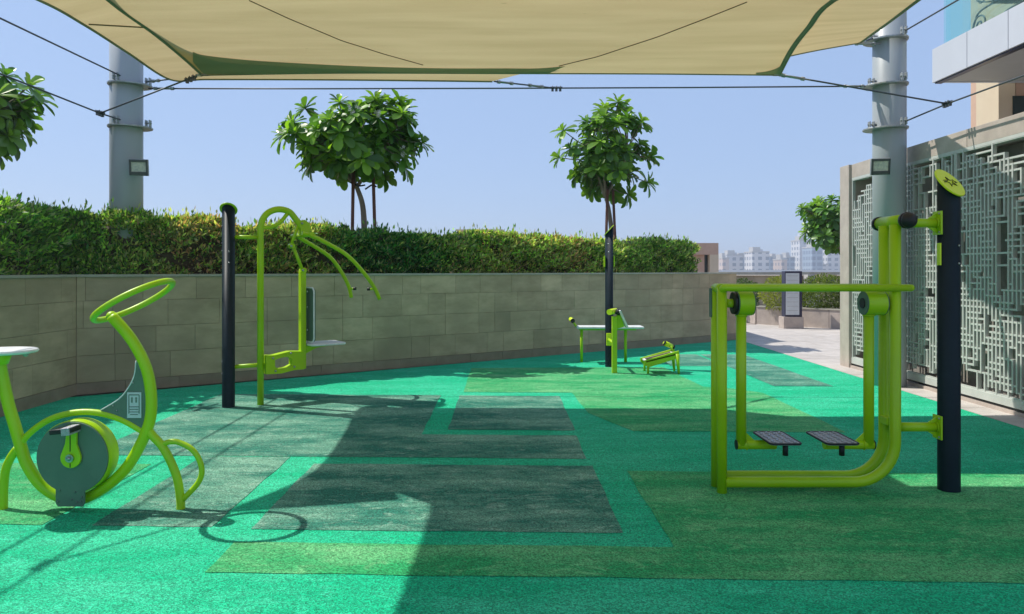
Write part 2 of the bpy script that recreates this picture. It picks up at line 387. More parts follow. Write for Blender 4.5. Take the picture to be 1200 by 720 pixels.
w1, dW, nW = tiled_wall('planter_wall', C0, C1, 'long grey tiled planter wall running across behind the exercise equipment')
w2, dL, nL = tiled_wall('planter_wall', CL, C0+Vector((0,-.001,0)), 'short grey tiled planter wall along the left edge behind the bike')
# end face of long wall + return going back
endw = empty('planter_wall', C1, 'end return of the planter wall going back beside the plaza', 'wall')
MB().box(C1+Vector((-.12,.0,0))-nW*1.1+Vector((0,0,WH/2-.005)), (.2,1.7,WH-.03)).build('wall_core', TILE, endw)
MB().box(C1+Vector((-.12,.0,0))-nW*1.1+Vector((0,0,WH+.002)), (.26,1.75,.024)).build('coping_stone', COPE, endw)
soil = MB().add([(-5.3,0,1.3),(-5.3,8.75,1.3),(C1.x,C1.y+.1,1.3),(C1.x,20,1.3),(-14,20,1.3),(-14,0,1.3)], [(0,1,2,3,4,5)]).build('planter_soil', SOIL); soil['kind'] = 'structure'

# ------------------------------------------------------------------ leaf clouds
def leafmesh(name, centers, dirs, ln, wd, tint, m, parent=None, droop=.25, kind=None, fold=0.0):
    """many small leaves, 4 triangles each, as one mesh with a colour per leaf"""
    n = len(centers); d = dirs/np.linalg.norm(dirs, axis=1, keepdims=True)
    up = rng.normal(size=(n,3)); s = np.cross(d, up); s /= np.linalg.norm(s, axis=1, keepdims=True)+1e-9
    nn = np.cross(s, d); ln = ln[:,None]; wd = wd[:,None]
    dr = np.array([0,0,-1.0])
    p0 = centers; p1 = centers+d*ln*.5+s*wd*.5+nn*wd*fold; p2 = centers+d*ln+dr*ln*droop; p3 = centers+d*ln*.5-s*wd*.5+nn*wd*fold
    v = np.stack([p0,p1,p2,p3], 1).reshape(-1,3)
    base = rootloc(parent) if parent else Vector((0,0,0)); v = v-np.array(base)
    me = bpy.data.meshes.new(name); me.vertices.add(4*n); me.vertices.foreach_set('co', v.ravel())
    me.loops.add(6*n); me.polygons.add(2*n)
    idx = (np.arange(n)*4)[:,None]+np.array([0,1,2,0,2,3]); me.loops.foreach_set('vertex_index', idx.ravel().astype(np.int32))
    me.polygons.foreach_set('loop_start', (np.arange(2*n)*3).astype(np.int32)); me.polygons.foreach_set('loop_total', np.full(2*n,3,dtype=np.int32))
    me.update(); me.validate()
    a = me.color_attributes.new('tint', 'FLOAT_COLOR', 'POINT')
    c = np.concatenate([np.repeat(tint,4,0), np.ones((4*n,1))],1); a.data.foreach_set('color', c.ravel())
    me.materials.append(m); o = bpy.data.objects.new(name, me); COL.objects.link(o)
    if parent: o.parent = parent
    if kind: o['kind'] = kind
    return o
def vnoise(x, seed=0, f=1.0):
    r = np.random.default_rng(seed).uniform(-1,1,512); x = np.asarray(x)*f+100; i = np.floor(x).astype(int); t = x-i; t = t*t*(3-2*t)
    return r[i % 512]*(1-t)+r[(i+1) % 512]*t

def hedge():
    root = empty('hedge', C0+Vector((0,.8,1.3)), 'long clipped hedge of narrow green and yellow leaves above the planter wall', 'hedge')
    path = [(CL-nL*.25, C0+Vector((-.25,.9,0))), (C0-nW*.25-dW*.5, C1-nW*.25-dW*.95)]
    cs = []; ds = []; S = []; HH = []; DP = []
    L2 = (C1-C0).length
    # segment along long wall
    def seg(a, b, nrm, n, s0):
        Lg = (b-a).length; d = (b-a)/Lg
        s = rng.uniform(0, Lg, n); which = rng.random(n)
        dep = np.where(which < .55, rng.exponential(.09, n), rng.uniform(0,1.0,n)); dep = np.clip(dep, 0, 1.0)
        top = 2.13 - .09*np.clip((s+s0)/6,0,1) + .05*vnoise(s+s0,1,1.2) + .06*vnoise(s+s0,2,4) + .05*vnoise(s+s0,3,11)
        top = top + .10*np.clip(1-(s+s0)/3.0, 0, 1)
        zz = np.where(which < .55, 1.36+(top-1.36)*rng.random(n), top - rng.exponential(.07, n))
        # stray shoots
        st = rng.random(n) < .008; zz = np.where(st, top+rng.uniform(-.02,.10,n), zz)
        face = .10 + .10*vnoise(s+s0+3*zz,5,2.3)+.07*vnoise(s*1.7-zz*5+s0,6,4)
        face = face + .10*np.clip((zz-(top-.18))/.18,0,1)**2
        pos = np.array(a)[None]+np.array(d)[None]*s[:,None] - np.array(nrm)[None]*(face+dep-.12)[:,None]
        pos[:,2] = zz
        out = np.array(nrm)*(.8) ; dr = rng.normal(size=(n,3))*.55 + out[None]*(np.exp(-dep*6))[:,None] + np.array([0,0,.75])
        dr[st] = rng.normal(size=(st.sum(),3))*.2+np.array([0,0,1.2])
        hole = vnoise(s*3.3+zz*6.1+s0,21)+vnoise(zz*9.7-s*4.1,22)*.8+.5*vnoise(s*13+zz*5,23)
        kp = (hole > -.62) | (rng.random(n) < .12) | (zz > top-.1)
        return pos[kp], dr[kp], (s+s0)[kp], zz[kp], dep[kp]
    p1, d1, s1, z1, e1 = seg(path[1][0], path[1][1]+dW*.0, nW, 92000, 0)
    p2, d2, s2, z2, e2 = seg(path[0][0], path[0][1], nL, 38000, -8)
    u = 600+p1[:,0]/p1[:,1]*FX
    pos = np.concatenate([p1,p2]); dr = np.concatenate([d1,d2]); uu = np.concatenate([u, np.full(len(p2), 60.)]); zz = np.concatenate([z1,z2]); ss = np.concatenate([s1,s2])
    n = len(pos)
    green = np.array([.08,.17,.035]); dark = np.array([.03,.12,.03]); yel = np.array([.33,.34,.12]); red = np.array([.33,.20,.12]); lite = np.array([.20,.34,.06])
    t = np.tile(green,(n,1)); q = rng.random(n)
    def zone(c, x0, x1, soft, w):
        k = 1/(1+np.exp(-(uu+12*vnoise(ss,9,5)+25*vnoise(zz*3+ss,10,3)-x0)/soft))*1/(1+np.exp((uu+12*vnoise(ss,9,5)+25*vnoise(zz*3+ss,10,3)-x1)/soft))*w
        pick = rng.random(n) < k; t[pick] = c
    zone(dark, -50, 150, 20, .25); zone(lite, -50, 420, 30, .35); zone(yel, 140, 420, 16, .42); zone(red, 205, 265, 8, .42); zone(red, 290, 400, 10, .14)
    zone(dark, 415, 535, 12, .75); zone(yel, 535, 735, 14, .62); zone(red, 550, 650, 10, .2); zone(red, 655, 700, 6, .6); zone(lite, 535, 840, 10, .3); zone(yel, 735, 830, 10, .2)
    t *= rng.uniform(.25,1.0,(n,1))**1.3*2.6; pale = rng.random(n) < .13; t[pale] = np.array([.42,.44,.26])*rng.uniform(.6,1.1,(pale.sum(),1))
    ln = rng.uniform(.05,.12,n); wd = rng.uniform(.016,.036,n)
    leafmesh('hedge_leaves', pos, dr, ln, wd, t, LEAFV, root, kind='stuff', droop=.05)
    # woody core
    for (a,b,nn) in ((path[1][0],path[1][1],nW),(path[0][0],path[0][1],nL)):
        d = (b-a).normalized(); L_ = (b-a).length; k = int(L_/.25); mb = MB()
        vs = []; fs = []
        for i in range(k+1):
            s = L_*i/k
            for (e, z) in ((.14,1.3),(.10,1.7),(.2,2.0),(.5,2.07),(.85,2.0),(.95,1.3)):
                vs.append(a+d*s-nn*(e+random.uniform(-.03,.03))+Vector((0,0,z+random.uniform(-.03,.03))))
        for i in range(k):
            for q_ in range(5): fs.append((i*6+q_, i*6+q_+1, (i+1)*6+q_+1, (i+1)*6+q_))
        fs.append(tuple(range(6))); fs.append(tuple(k*6+q_ for q_ in range(6))[::-1])
        mb.add(vs, fs); mb.build('hedge_twigs', TWIG, root, kind='stuff')
hedge()

# ------------------------------------------------------------------ broad-leaved trees
def big_leaf_mesh(name, m, tintc=None):
    # obovate, folded along the midrib, unit length along +X
    prof = [(0,.03),(.22,.10),(.5,.20),(.78,.24),(.94,.15),(1,.03)]
    vs = []; fs = []
    for i,(x,w) in enumerate(prof):
        z = -.16*x*x; vs += [(x,-w,z+w*.35),(x,0,z),(x,w,z+w*.35)]
    for i in range(len(prof)-1):
        a = i*3; fs += [(a,a+3,a+4,a+1),(a+1,a+4,a+5,a+2)]
    return vs, fs
def tree(base, crown_c, rad, nros, label, zbot, trunkpts, limbs=7, seed=1, leafL=.25, nobj=300, group=None, r0=.06, flowers=0, lump=.22, flat=1.0):
    rnd = random.Random(seed); R = np.random.default_rng(seed)
    root = empty('plumeria_tree', base, label, 'tree', group)
    tp = smooth(trunkpts, 5); MB().tube(tp, [r0*(1-.4*i/(len(tp)-1)) for i in range(len(tp))], 10).build('trunk', BARK, root)
    top = Vector(trunkpts[-1]); cc = Vector(crown_c)
    # rosette centres in crown volume, biased outward
    ros = []; tries = 0
    while len(ros) < nros and tries < 20000:
        tries += 1
        v = Vector(R.normal(size=3)); v.normalize(); q = (.4+.6*rnd.random()**.6)
        lumpf = 1 + lump*math.sin(3.1*v.x+seed)*math.cos(2.7*v.z+seed*2)+lump*.7*math.sin(5*v.y+4*v.x)
        p = cc + Vector((v.x*rad[0], v.y*rad[1], v.z*rad[2]))*q*lumpf
        if p.z < zbot: continue
        if min([(p-o).length for o in ros] or [9]) < .12: continue
        ros.append(p)
    # limbs
    lm = MB(); nodes_ = []
    for k in range(limbs):
        a = 2*PI*k/limbs+rnd.uniform(-.3,.3); e = cc+Vector((math.cos(a)*rad[0]*.5, math.sin(a)*rad[1]*.5, rnd.uniform(-.25,.3)*rad[2]))
        mid = top.lerp(e,.5)+Vector((rnd.uniform(-.05,.05),rnd.uniform(-.05,.05),-.04))
        pts = smooth([top-Vector((0,0,.05)), mid, e], 4); lm.tube(pts, [r0*.55*(1-.5*i/(len(pts)-1)) for i in range(len(pts))], 7)
        nodes_ += pts[2:]
    lm.build('limb', BARK, root)
    tw = MB()
    for p in ros:
        q = min(nodes_, key=lambda o: (o-p).length); mid = q.lerp(p,.5)-Vector((0,0,.03))
        tw.tube([q, mid, p], [.014,.012,.009], 5)
    tw.build('twig', BARK, root, kind='stuff')
    vs, fs = big_leaf_mesh('leaf', None); V = np.array(vs)
    leaves = []
    for p in ros:
        ax = (p-cc); ax = Vector((ax.x/rad[0], ax.y/rad[1], ax.z/rad[2]))*.7+Vector((0,0,.75)); ax.normalize()
        u = ax.orthogonal().normalized(); w = ax.cross(u); nl = rnd.randint(15,21); young = rnd.random()
        for i in range(nl):
            a = 2.4*i+rnd.uniform(-.2,.2); t = i/nl; open_ = math.radians(20+98*t**.8+rnd.uniform(-8,8))
            dd = (ax*math.cos(open_)+(u*math.cos(a)+w*math.sin(a))*math.sin(open_)); dd.z -= .25*t; dd.normalize()
            L_ = leafL*rnd.uniform(.6,1.25)*(.7+.4*min(1,t*2))
            nrm = ax - dd*ax.dot(dd);
            if nrm.length < .05: nrm = Vector((0,0,1))
            nrm.normalize(); sd = nrm.cross(dd)
            M = Matrix(((dd.x,sd.x,nrm.x,p.x),(dd.y,sd.y,nrm.y,p.y),(dd.z,sd.z,nrm.z,p.z),(0,0,0,1))) @ Matrix.Diagonal((L_,L_*rnd.uniform(.8,1.1),L_,1))
            leaves.append((p.y-.3*ax.dot(Vector((0,1,0))), M, young*(1-t)))
    leaves.sort(key=lambda q: q[0])
    bl = Vector(base); me = None
    for (k, M, y) in leaves[:nobj]:
        M = Matrix.Translation(-bl) @ M
        if me is None:
            me = bpy.data.meshes.new('leaf'); me.from_pydata(vs, [], fs); me.polygons.foreach_set('use_smooth',[True]*len(fs)); me.materials.append(LEAFO)
        inst('leaf', me, root, M)
    rest = leaves[nobj:]
    if rest:
        Ms = np.array([[list(r) for r in M] for _,M,_ in rest]); n = len(rest)
        Vh = np.concatenate([V, np.ones((len(V),1))],1); A = np.einsum('nij,vj->nvi', Ms, Vh)[:,:,:3]-np.array(bl)
        F = np.array(fs); allf = (F[None]+(np.arange(n)*len(V))[:,None,None]).reshape(-1,4)
        mm = bpy.data.meshes.new('leaves'); mm.from_pydata(A.reshape(-1,3).tolist(), [], allf.tolist()); mm.polygons.foreach_set('use_smooth',[True]*len(allf))
        ca = mm.color_attributes.new('tint','FLOAT_COLOR','POINT')
        c0 = np.array([.07,.19,.03]); c1 = np.array([.26,.42,.045]); yy = np.array([y for _,_,y in rest])[:,None]
        tc = (c0+(c1-c0)*yy)*R.uniform(.65,1.35,(n,1)); tc = np.concatenate([np.repeat(tc,len(V),0), np.ones((n*len(V),1))],1)
        ca.data.foreach_set('color', tc.ravel()); mm.materials.append(LEAFT)
        o = bpy.data.objects.new('leaves', mm); COL.objects.link(o); o.parent = root; o['kind'] = 'stuff'
    if flowers:
        fb = MB()
        for k in range(flowers):
            p = rnd.choice([q for q in ros if q.y < cc.y] or ros)+Vector((rnd.uniform(-.05,.05),-.1,.05))
            for j in range(7):
                c = p+Vector(R.normal(size=3))*.045
                for a in range(5):
                    t = 2*PI*a/5; d1_ = Vector((math.cos(t),-.3,math.sin(t)))*.028; d2_ = Vector((math.cos(t+.5),-.2,math.sin(t+.5)))*.026
                    fb.add([c, c+d1_, c+d2_], [(0,1,2)])
        fb.build('blossoms', BLOSS, root, kind='stuff')
    return root
T1 = Vector((-2.44,12.0,1.3)); T2 = Vector((2.0,14.7,1.3))
tree(T1, (-2.50,12.0,3.62), (1.12,.95,.64), 105, 'wide plumeria tree with pale blossoms, staked, above the hedge left of centre', 2.95,
     [T1, T1+Vector((.0,0,.7)), T1+Vector((-.03,0,1.25)), T1+Vector((-.14,.0,1.6))], seed=3, flowers=7, group='plumeria trees around the court')
tree(T2, (1.98,14.7,3.86), (.84,.75,.80), 68, 'slender staked plumeria tree rising behind the central navy post', 3.0,
     [T2, T2+Vector((.02,0,.8)), T2+Vector((-.02,0,1.3)), T2+Vector((-.1,0,1.7))], seed=8, leafL=.26, group='plumeria trees around the court', lump=.36)
TL = Vector((-6.95,9.0,1.3))
tree(TL, (-6.93,9.0,3.5), (1.12,.9,.52), 110, 'plumeria tree half out of the picture at the left edge', 3.0,
     [TL, TL+Vector((.03,0,.8)), TL+Vector((-.02,0,1.5))], seed=5, leafL=.235, group='plumeria trees around the court')
TR = Vector((9.25,19.9,.4))
tree(TR, (9.3,19.9,2.82), (1.5,1.0,.80), 170, 'plumeria tree in the low planter beyond the lattice wall', 2.15,
     [TR, TR+Vector((.02,0,.8)), TR+Vector((-.05,0,1.4))], seed=11, leafL=.27, nobj=0, group='plumeria trees around the court', limbs=9)

def stake(x, y, z0, z1, label, lean=0):
    o = MB().tube([(x,y,z0),(x+lean,y,z1)], .028, 8).build('tree_stake', STAKE); tag(setorigin(o), label, 'stake', 'wooden stakes holding the young trees')
stake(P(412,0,11.8).x, 11.8, 1.3, 3.2, 'left wooden stake beside the wide blossoming tree', .03)
stake(P(441,0,11.9).x, 11.9, 1.3, 3.35, 'right wooden stake beside the wide blossoming tree', -.06)
stake(P(709,0,14.5).x, 14.5, 1.3, 3.1, 'left wooden stake behind the central navy post', .05)
stake(P(723,0,14.6).x, 14.6, 1.3, 3.1, 'right wooden stake behind the central navy post', -.08)
# ties
t_ = MB(); t_.tube(smooth([P(411,214,11.78),P(420,218,11.9),P(428,217,11.92)],4), .014, 6); t_.tube(smooth([P(428,222,11.92),P(436,217,11.9),P(441,219,11.88)],4), .014, 6)
tag(setorigin(t_.build('tree_tie', BLACK)), 'dark rubber tie holding the wide tree to its two stakes', 'tie')

# ------------------------------------------------------------------ steel columns with cable plates, floodlights
def column(x, y, hs, label, side):
    root = empty('steel_column', (x,y,0), label, 'column', 'round grey columns carrying the shade sails')
    MB().cyl((x,y,0),(x,y,6.2), .199, 40).build('shaft', COLP, root)
    MB().cyl((x,y,6.2),(x,y,6.23), .21, 40).build('cap', COLP, root)
    for h in hs:
        # fin plate ring and lugs
        mb = MB(); n = 26; vs = []
        for k in range(n):
            a = 2*PI*k/n; r = .201+.13*max(0, math.cos(a-(0 if side > 0 else PI)))**2+.09*max(0,math.cos(a+PI/2))**3
            vs.append((x+math.cos(a)*r, y+math.sin(a)*r, h-.012))
        mb.prism(vs, (0,0,.022)); mb.build('cable_plate', GALV, root, bevel=.003)
        l = MB()
        for sx, sy in ((side*.27, -.02), (side*.0+.0, -.30)):
            l.box((x+sx, y+sy, h+.055), (.014,.06,.09)); l.box((x+sx+.05, y+sy, h+.055), (.014,.06,.09)); l.cyl((x+sx-.02,y+sy,h+.06),(x+sx+.07,y+sy,h+.06), .012, 8)
        l.build('cable_lug', GALV, root, bevel=.002)
    return root
LXC, LYC = -5.05, 9.5; RXC, RYC = 4.89, 9.4
column(LXC, LYC, (3.90, 3.35), 'round grey steel column on the left, rising behind the hedge', 1)
column(RXC, RYC, (4.45, 3.87, 3.31), 'round grey steel column on the right in front of the lattice wall', -1)
def flood(c, label, yaw, pitch=.18):
    root = empty('floodlight', c, label, 'floodlight', 'small square floodlights on the columns')
    R = Matrix.Rotation(yaw,3,'Z') @ Matrix.Rotation(pitch,3,'X'); c = Vector(c)
    MB().box(c, (.225,.05,.21), R).build('housing', GALV, root, bevel=.008)
    for k in range(7): pass
    fr = MB()
    for (ox, oz, sx, sz) in ((0,.085,.215,.03),(0,-.075,.215,.045),(-.097,0,.022,.2),(.097,0,.022,.2)): fr.box(c+R@Vector((ox,-.032,oz)), (sx,.02,sz), R)
    fr.build('front_frame', DARKM, root, bevel=.003)
    MB().box(c+R@Vector((0,-.028,.01)), (.17,.006,.14), R).build('glass', LENS, root)
    MB().box(c+R@Vector((0,.05,0)), (.06,.07,.05), R).build('bracket', GALV, root, bevel=.003)
    fn = MB()
    for k in range(8): fn.box(c+R@Vector((-.09+.026*k,.035,0)), (.006,.03,.17), R)
    fn.build('cooling_fins', GALV, root)
flood(P(163,196.5,9.28), 'square floodlight fixed to the left column above the hedge', .25)
flood(P(1031.5,195.5,9.12), 'square floodlight fixed to the right column beside the lattice wall', -.25)

# ------------------------------------------------------------------ shade sails
def coons(c0, c1, d0, d1, n=26):
    """c0: near..., all curves sampled to n+1; c0(u) at v=0, c1(u) at v=1, d0(v) at u=0, d1(v) at u=1"""
    def rs(c):
        c = smooth(c, 12); Ls = [0]
        for a, b in zip(c, c[1:]): Ls.append(Ls[-1]+(b-a).length)
        out = []; j = 0
        for i in range(n+1):
            t = Ls[-1]*i/n
            while j < len(c)-2 and Ls[j+1] < t: j += 1
            f = (t-Ls[j])/max(1e-9, Ls[j+1]-Ls[j]); out.append(c[j].lerp(c[j+1], min(1,max(0,f))))
        return out
    c0, c1, d0, d1 = rs(c0), rs(c1), rs(d0), rs(d1); vs = []
    for j in range(n+1):
        v = j/n
        for i in range(n+1):
            u = i/n
            p = c0[i]*(1-v)+c1[i]*v+d0[j]*(1-u)+d1[j]*u-(c0[0]*(1-u)*(1-v)+c0[n]*u*(1-v)+c1[0]*(1-u)*v+c1[n]*u*v)
            vs.append(p)
    fs = [(j*(n+1)+i, j*(n+1)+i+1, (j+1)*(n+1)+i+1, (j+1)*(n+1)+i) for j in range(n) for i in range(n)]
    return vs, fs, (c0,c1,d0,d1)
def sail(c0, c1, d0, d1, label, seams=(), hem=.012, hemw=0):
    vs, fs, cs = coons(c0,c1,d0,d1)
    base = Vector(vs[0]); root = empty('shade_sail', base, label, 'shade sail', 'tan shade sails stretched over the court')
    MB().add(vs, fs, True).build('sail_cloth', CLOTH, root)
    h = MB()
    for c in cs: h.tube(c, hem, 8)
    h.build('hem_cable', HEM, root)
    if seams:
        bv = BVHTree.FromPolygons([Vector(v) for v in vs], fs)
        for ln in seams:
            pts = []; sm = MB()
            for (a, b) in zip(ln, ln[1:]):
                for k in range(12):
                    t = k/12; d = P(a[0]+(b[0]-a[0])*t, a[1]+(b[1]-a[1])*t, 1)-Vector((0,0,EYE)); hit = bv.ray_cast(Vector((0,0,EYE)), d.normalized())
                    if hit[0]: pts.append(hit[0]-Vector((0,0,.006)))
            if len(pts) > 2: sm.tube(smooth(pts[::4]+[pts[-1]],4), .0045, 6); sm.build('seam', SEAM, root)
    if hemw:
        ctr = sum((c[len(c)//2] for c in cs), Vector())/4
        for i_, c in enumerate(cs):
            if not hemw[i_]: continue
            vv = []; 
            for k, p in enumerate(c):
                t = (c[min(k+1,len(c)-1)]-c[max(k-1,0)]).normalized(); inn = (ctr-p); inn = (inn-t*inn.dot(t)).normalized()
                vv += [p-Vector((0,0,.006)), p+inn*hemw[i_]-Vector((0,0,.006))]
            MB().add(vv, [(2*k,2*k+1,2*k+3,2*k+2) for k in range(len(c)-1)], True).build('webbing_band', HEM, root)
    # corner rings
    for p in (cs[0][0], cs[0][-1], cs[1][0], cs[1][-1]):
        ctr = sum((c[len(c)//2] for c in cs), Vector())/4; d = (p-ctr).normalized(); q = p+d*.03
        cr = MB(); cr.tube([q+Vector((math.cos(a)*.035, math.sin(a)*.035, 0)) for a in [2*PI*k/12 for k in range(12)]], .008, 6, closed=True)
        cr.box(p-d*.03, (.09,.09,.012)); cr.build('corner_ring', STEEL, root)
    return vs, fs
# main sail
bFL = P(236,88,8.34); bFR = P(914,88,8.34)
bNL = Vector((-3.02,5.5,3.86)); bNR = Vector((3.4,5.95,4.05))
V3 = Vector
main_sail = sail([bNL, V3((-1.5,6.0,3.9)), V3((0.1,6.23,3.92)), V3((1.7,6.2,3.95)), bNR],
     [bFL, P(400,85.5,8.28), P(600,86,8.26), P(760,86.5,8.28), bFR],
     [bNL, H(112,-18,3.82), H(133,6,3.80), H(180,40,3.78), H(214,68,3.75), bFL],
     [bNR, H(980,0,3.86), H(950,32,3.81), H(930,58,3.77), bFR],
     'large tan shade sail spanning the top of the view between both columns',
     seams=[[(292,0),(340,22),(400,47),(450,63),(500,77)],[(655,77),(700,66),(770,43),(825,22),(880,0)]], hemw=(.05,.0,.03,.05))
def gusset(vs, fs):  # shade where two sails overlap, painted as a darker patch under the main sail
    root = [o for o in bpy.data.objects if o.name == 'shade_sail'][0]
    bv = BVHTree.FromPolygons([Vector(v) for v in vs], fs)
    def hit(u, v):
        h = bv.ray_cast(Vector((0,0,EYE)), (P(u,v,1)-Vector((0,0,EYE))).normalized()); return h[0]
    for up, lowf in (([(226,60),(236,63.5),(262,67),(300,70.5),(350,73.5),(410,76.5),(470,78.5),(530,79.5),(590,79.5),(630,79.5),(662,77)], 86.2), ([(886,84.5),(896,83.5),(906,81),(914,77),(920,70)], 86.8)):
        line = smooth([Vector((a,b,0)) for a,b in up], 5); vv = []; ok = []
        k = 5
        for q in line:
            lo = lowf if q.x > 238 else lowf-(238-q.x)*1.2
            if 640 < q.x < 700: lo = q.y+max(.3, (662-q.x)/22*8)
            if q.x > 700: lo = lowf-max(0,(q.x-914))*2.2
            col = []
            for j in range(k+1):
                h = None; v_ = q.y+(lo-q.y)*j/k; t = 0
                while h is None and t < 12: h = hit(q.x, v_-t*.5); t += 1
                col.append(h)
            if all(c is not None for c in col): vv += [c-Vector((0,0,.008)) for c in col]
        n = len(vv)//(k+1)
        MB().add(vv, [(i*(k+1)+j, i*(k+1)+j+1, (i+1)*(k+1)+j+1, (i+1)*(k+1)+j) for i in range(n-1) for j in range(k)], True).build('edge_reinforcement', OVERLAP, root)
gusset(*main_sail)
# boomerang of the left / rear sail : two strips sharing one mesh
def rear_sail():
    outer = smooth([V3((-4.29,5.36,3.8)), H(45,0,3.76), H(100,30,3.75), H(150,62,3.76), P(199,93,8.75), P(240,93,8.74), P(300,93,8.72), P(400,93.5,8.70), P(500,94.5,8.68), P(577,95.5,8.66)], 8)
    inner = smooth([V3((-3.3,5.62,3.88)), H(137,2,3.86), H(165,24,3.84), H(205,49,3.82), H(234,59,3.83), H(262,65,3.83), H(320,69,3.83), H(410,74,3.83), H(520,77,3.83), H(650,77,3.80)], 8)
    n = len(outer); k = 6; vs = []
    for i in range(n):
        for j in range(k+1): vs.append(outer[i].lerp(inner[i], j/k))
    fs = [(i*(k+1)+j, i*(k+1)+j+1, (i+1)*(k+1)+j+1, (i+1)*(k+1)+j) for i in range(n-1) for j in range(k)]
    root = empty('shade_sail', outer[0], 'tan shade sail edge showing at the left and below the large sail', 'shade sail', 'tan shade sails stretched over the court')
    MB().add(vs, fs, True).build('sail_cloth', CLOTH, root)
    h = MB().tube(outer, .014, 8).tube(inner, .008, 8); h.build('hem_cable', HEM, root)
    bv = BVHTree.FromPolygons([Vector(v) for v in vs], fs); pts = []
    for k_ in range(14):
        u = 104+70*k_/13; hit = bv.ray_cast(Vector((0,0,EYE)), (P(u,28+4*k_/13,1)-Vector((0,0,EYE))).normalized())
        if hit[0]: pts.append(hit[0]-Vector((0,0,.006)))
    if len(pts) > 2: MB().tube(pts, .007, 6).build('seam', SEAM, root)
rear_sail()
# right sail
sail([V3((3.1,5.5,4.0)), V3((3.35,5.6,3.98)), V3((3.65,5.4,3.95))],
     [P(914,68,8.9), P(960,58.5,9.05), P(1009,50,9.2)],
     [V3((3.1,5.5,4.0)), H(972,-4,3.95), H(947,22,3.99), H(927,48,4.08), P(914,68,8.9)],
     [V3((3.65,5.4,3.95)), P(1079,-1,6.6), P(1040,28,7.7), P(1009,50,9.2)],
     'tan shade sail tip reaching the right column', hemw=(0,0,0,.03))
# sails overhead towards the viewer
sail([V3((-3.7,.8,3.9)), V3((-2,1.6,3.8)), V3((.25,.6,3.9))],
     [V3((-3.12,5.68,3.98)), V3((-1.5,6.1,3.98)), V3((.10,6.27,3.99))],
     [V3((-3.7,.8,3.9)), V3((-3.15,2.6,3.85)), V3((-3.08,4.1,3.9)), V3((-3.12,5.68,3.98))],
     [V3((.25,.6,3.9)), V3((.12,3.5,3.95)), V3((.10,6.27,3.99))],
     'tan shade sail overhead on the left, nearest the viewer')
sail([V3((-.4,.6,4.15)), V3((2,1.2,4.1)), V3((4.6,.5,4.2))],
     [V3((-.4,5.95,4.0)), V3((1.5,5.91,3.95)), V3((3,5.88,3.95)), V3((4.9,6.0,4.1))],
     [V3((-.4,.6,4.15)), V3((-.3,3,4.1)), V3((-.4,5.95,4.0))],
     [V3((4.6,.5,4.2)), V3((4.3,3,4.1)), V3((4.9,6.0,4.1))],
     'tan shade sail overhead on the right, nearest the viewer')

# ------------------------------------------------------------------ cables
def cable(pts, label, clamps=(), r=.010, sagz=0):
    pts = [Vector(p) for p in pts]
    if len(pts) == 2 and sagz:
        a, b = pts; pts = [a.lerp(b, k/10)-Vector((0,0,sagz*4*(k/10)*(1-k/10))) for k in range(11)]
    root = empty('steel_cable', pts[0], label, 'cable', 'steel cables tensioning the shade sails')
    MB().tube(pts, r, 8).build('wire_rope', CABLE, root)
    for (q, d, kind) in clamps:
        q = Vector(q); d = Vector(d).normalized(); s = d.cross(Vector((0,0,1))).normalized(); mb = MB()
        if kind == 'turnbuckle':
            for sg in (-1,1): mb.tube([q-d*.11+s*.02*sg, q+d*.11+s*.02*sg], .009, 6)
            mb.cyl(q-d*.13, q-d*.09, .022, 10); mb.cyl(q+d*.09, q+d*.13, .022, 10); mb.cyl(q-d*.19, q+d*.19, .009, 6)
        else:
            for k in range(3):
                c = q+d*(.05*k-.05)
                mb.tube([c+s*.022+Vector((0,0,.03)), c+s*.022, c-Vector((0,0,.02)), c-s*.022, c-s*.022+Vector((0,0,.03))], .006, 6); mb.box(c+Vector((0,0,.012)), (.055,.03,.02))
                mb.box(c+Vector((0,0,-.02)), (.03,.03,.03))
        mb.build(kind, GALV if kind == 'turnbuckle' else CABLE, root)
    return root
cX = -4.97; rX = 4.95
jL = V3((cX, 8.75, 3.385)); jR = V3((rX, 8.25, 3.385)); jA = V3((cX, 4.6, 3.92))
cable([V3((LXC+.08,LYC-.3,3.96)), V3((cX,6,3.93)), V3((cX,-1,4.0))], 'upper black cable running forward from the left column', [(jA,(0,1,0),'rope_clip')])
cable([V3((LXC+.08,LYC-.3,3.40)), jL, V3((cX,5,3.42)), V3((cX,-1,3.55))], 'lower black cable running forward from the left column', [(jL,(0,1,0),'rope_clip')])
cable([jL, bFL+V3((-.06,.03,0))], 'short cable from the lower left cable up to the large sail corner', [(jL.lerp(bFL,.9), bFL-jL, 'rope_clip')])
cable([V3((LXC+.27,LYC-.02,3.95)), P(199,93,8.75)], 'short turnbuckle link from the left column to the rear sail corner', [(V3((LXC+.27,LYC-.02,3.95)).lerp(P(199,93,8.75),.42), P(199,93,8.75)-V3((LXC+.27,LYC-.02,3.95)), 'turnbuckle')])
lA = V3((LXC+.3,LYC-.02,3.865)); lB = V3((RXC-.27,RYC-.02,3.87))
cable([lA, lA.lerp(lB,.25)-V3((0,0,.01)), lA.lerp(lB,.5)-V3((0,0,.012)), lA.lerp(lB,.75)-V3((0,0,.01)), lB], 'long horizontal cable strung between the two columns below the sails', [(lA+V3((.2,0,0)),(1,0,0),'turnbuckle'),(lB-V3((.2,0,0)),(1,0,0),'turnbuckle'),(P(652,104,9.44),(1,0,0),'rope_clip')])
cable([P(579,95.5,8.66), P(650,103.5,9.44)], 'short cable tying the middle sail corner to the long horizontal cable', [(P(592,97,8.8),P(650,103.5,9.44)-P(579,95.5,8.66),'turnbuckle'),(P(628,101,9.2),P(650,103.5,9.44)-P(579,95.5,8.66),'turnbuckle')])
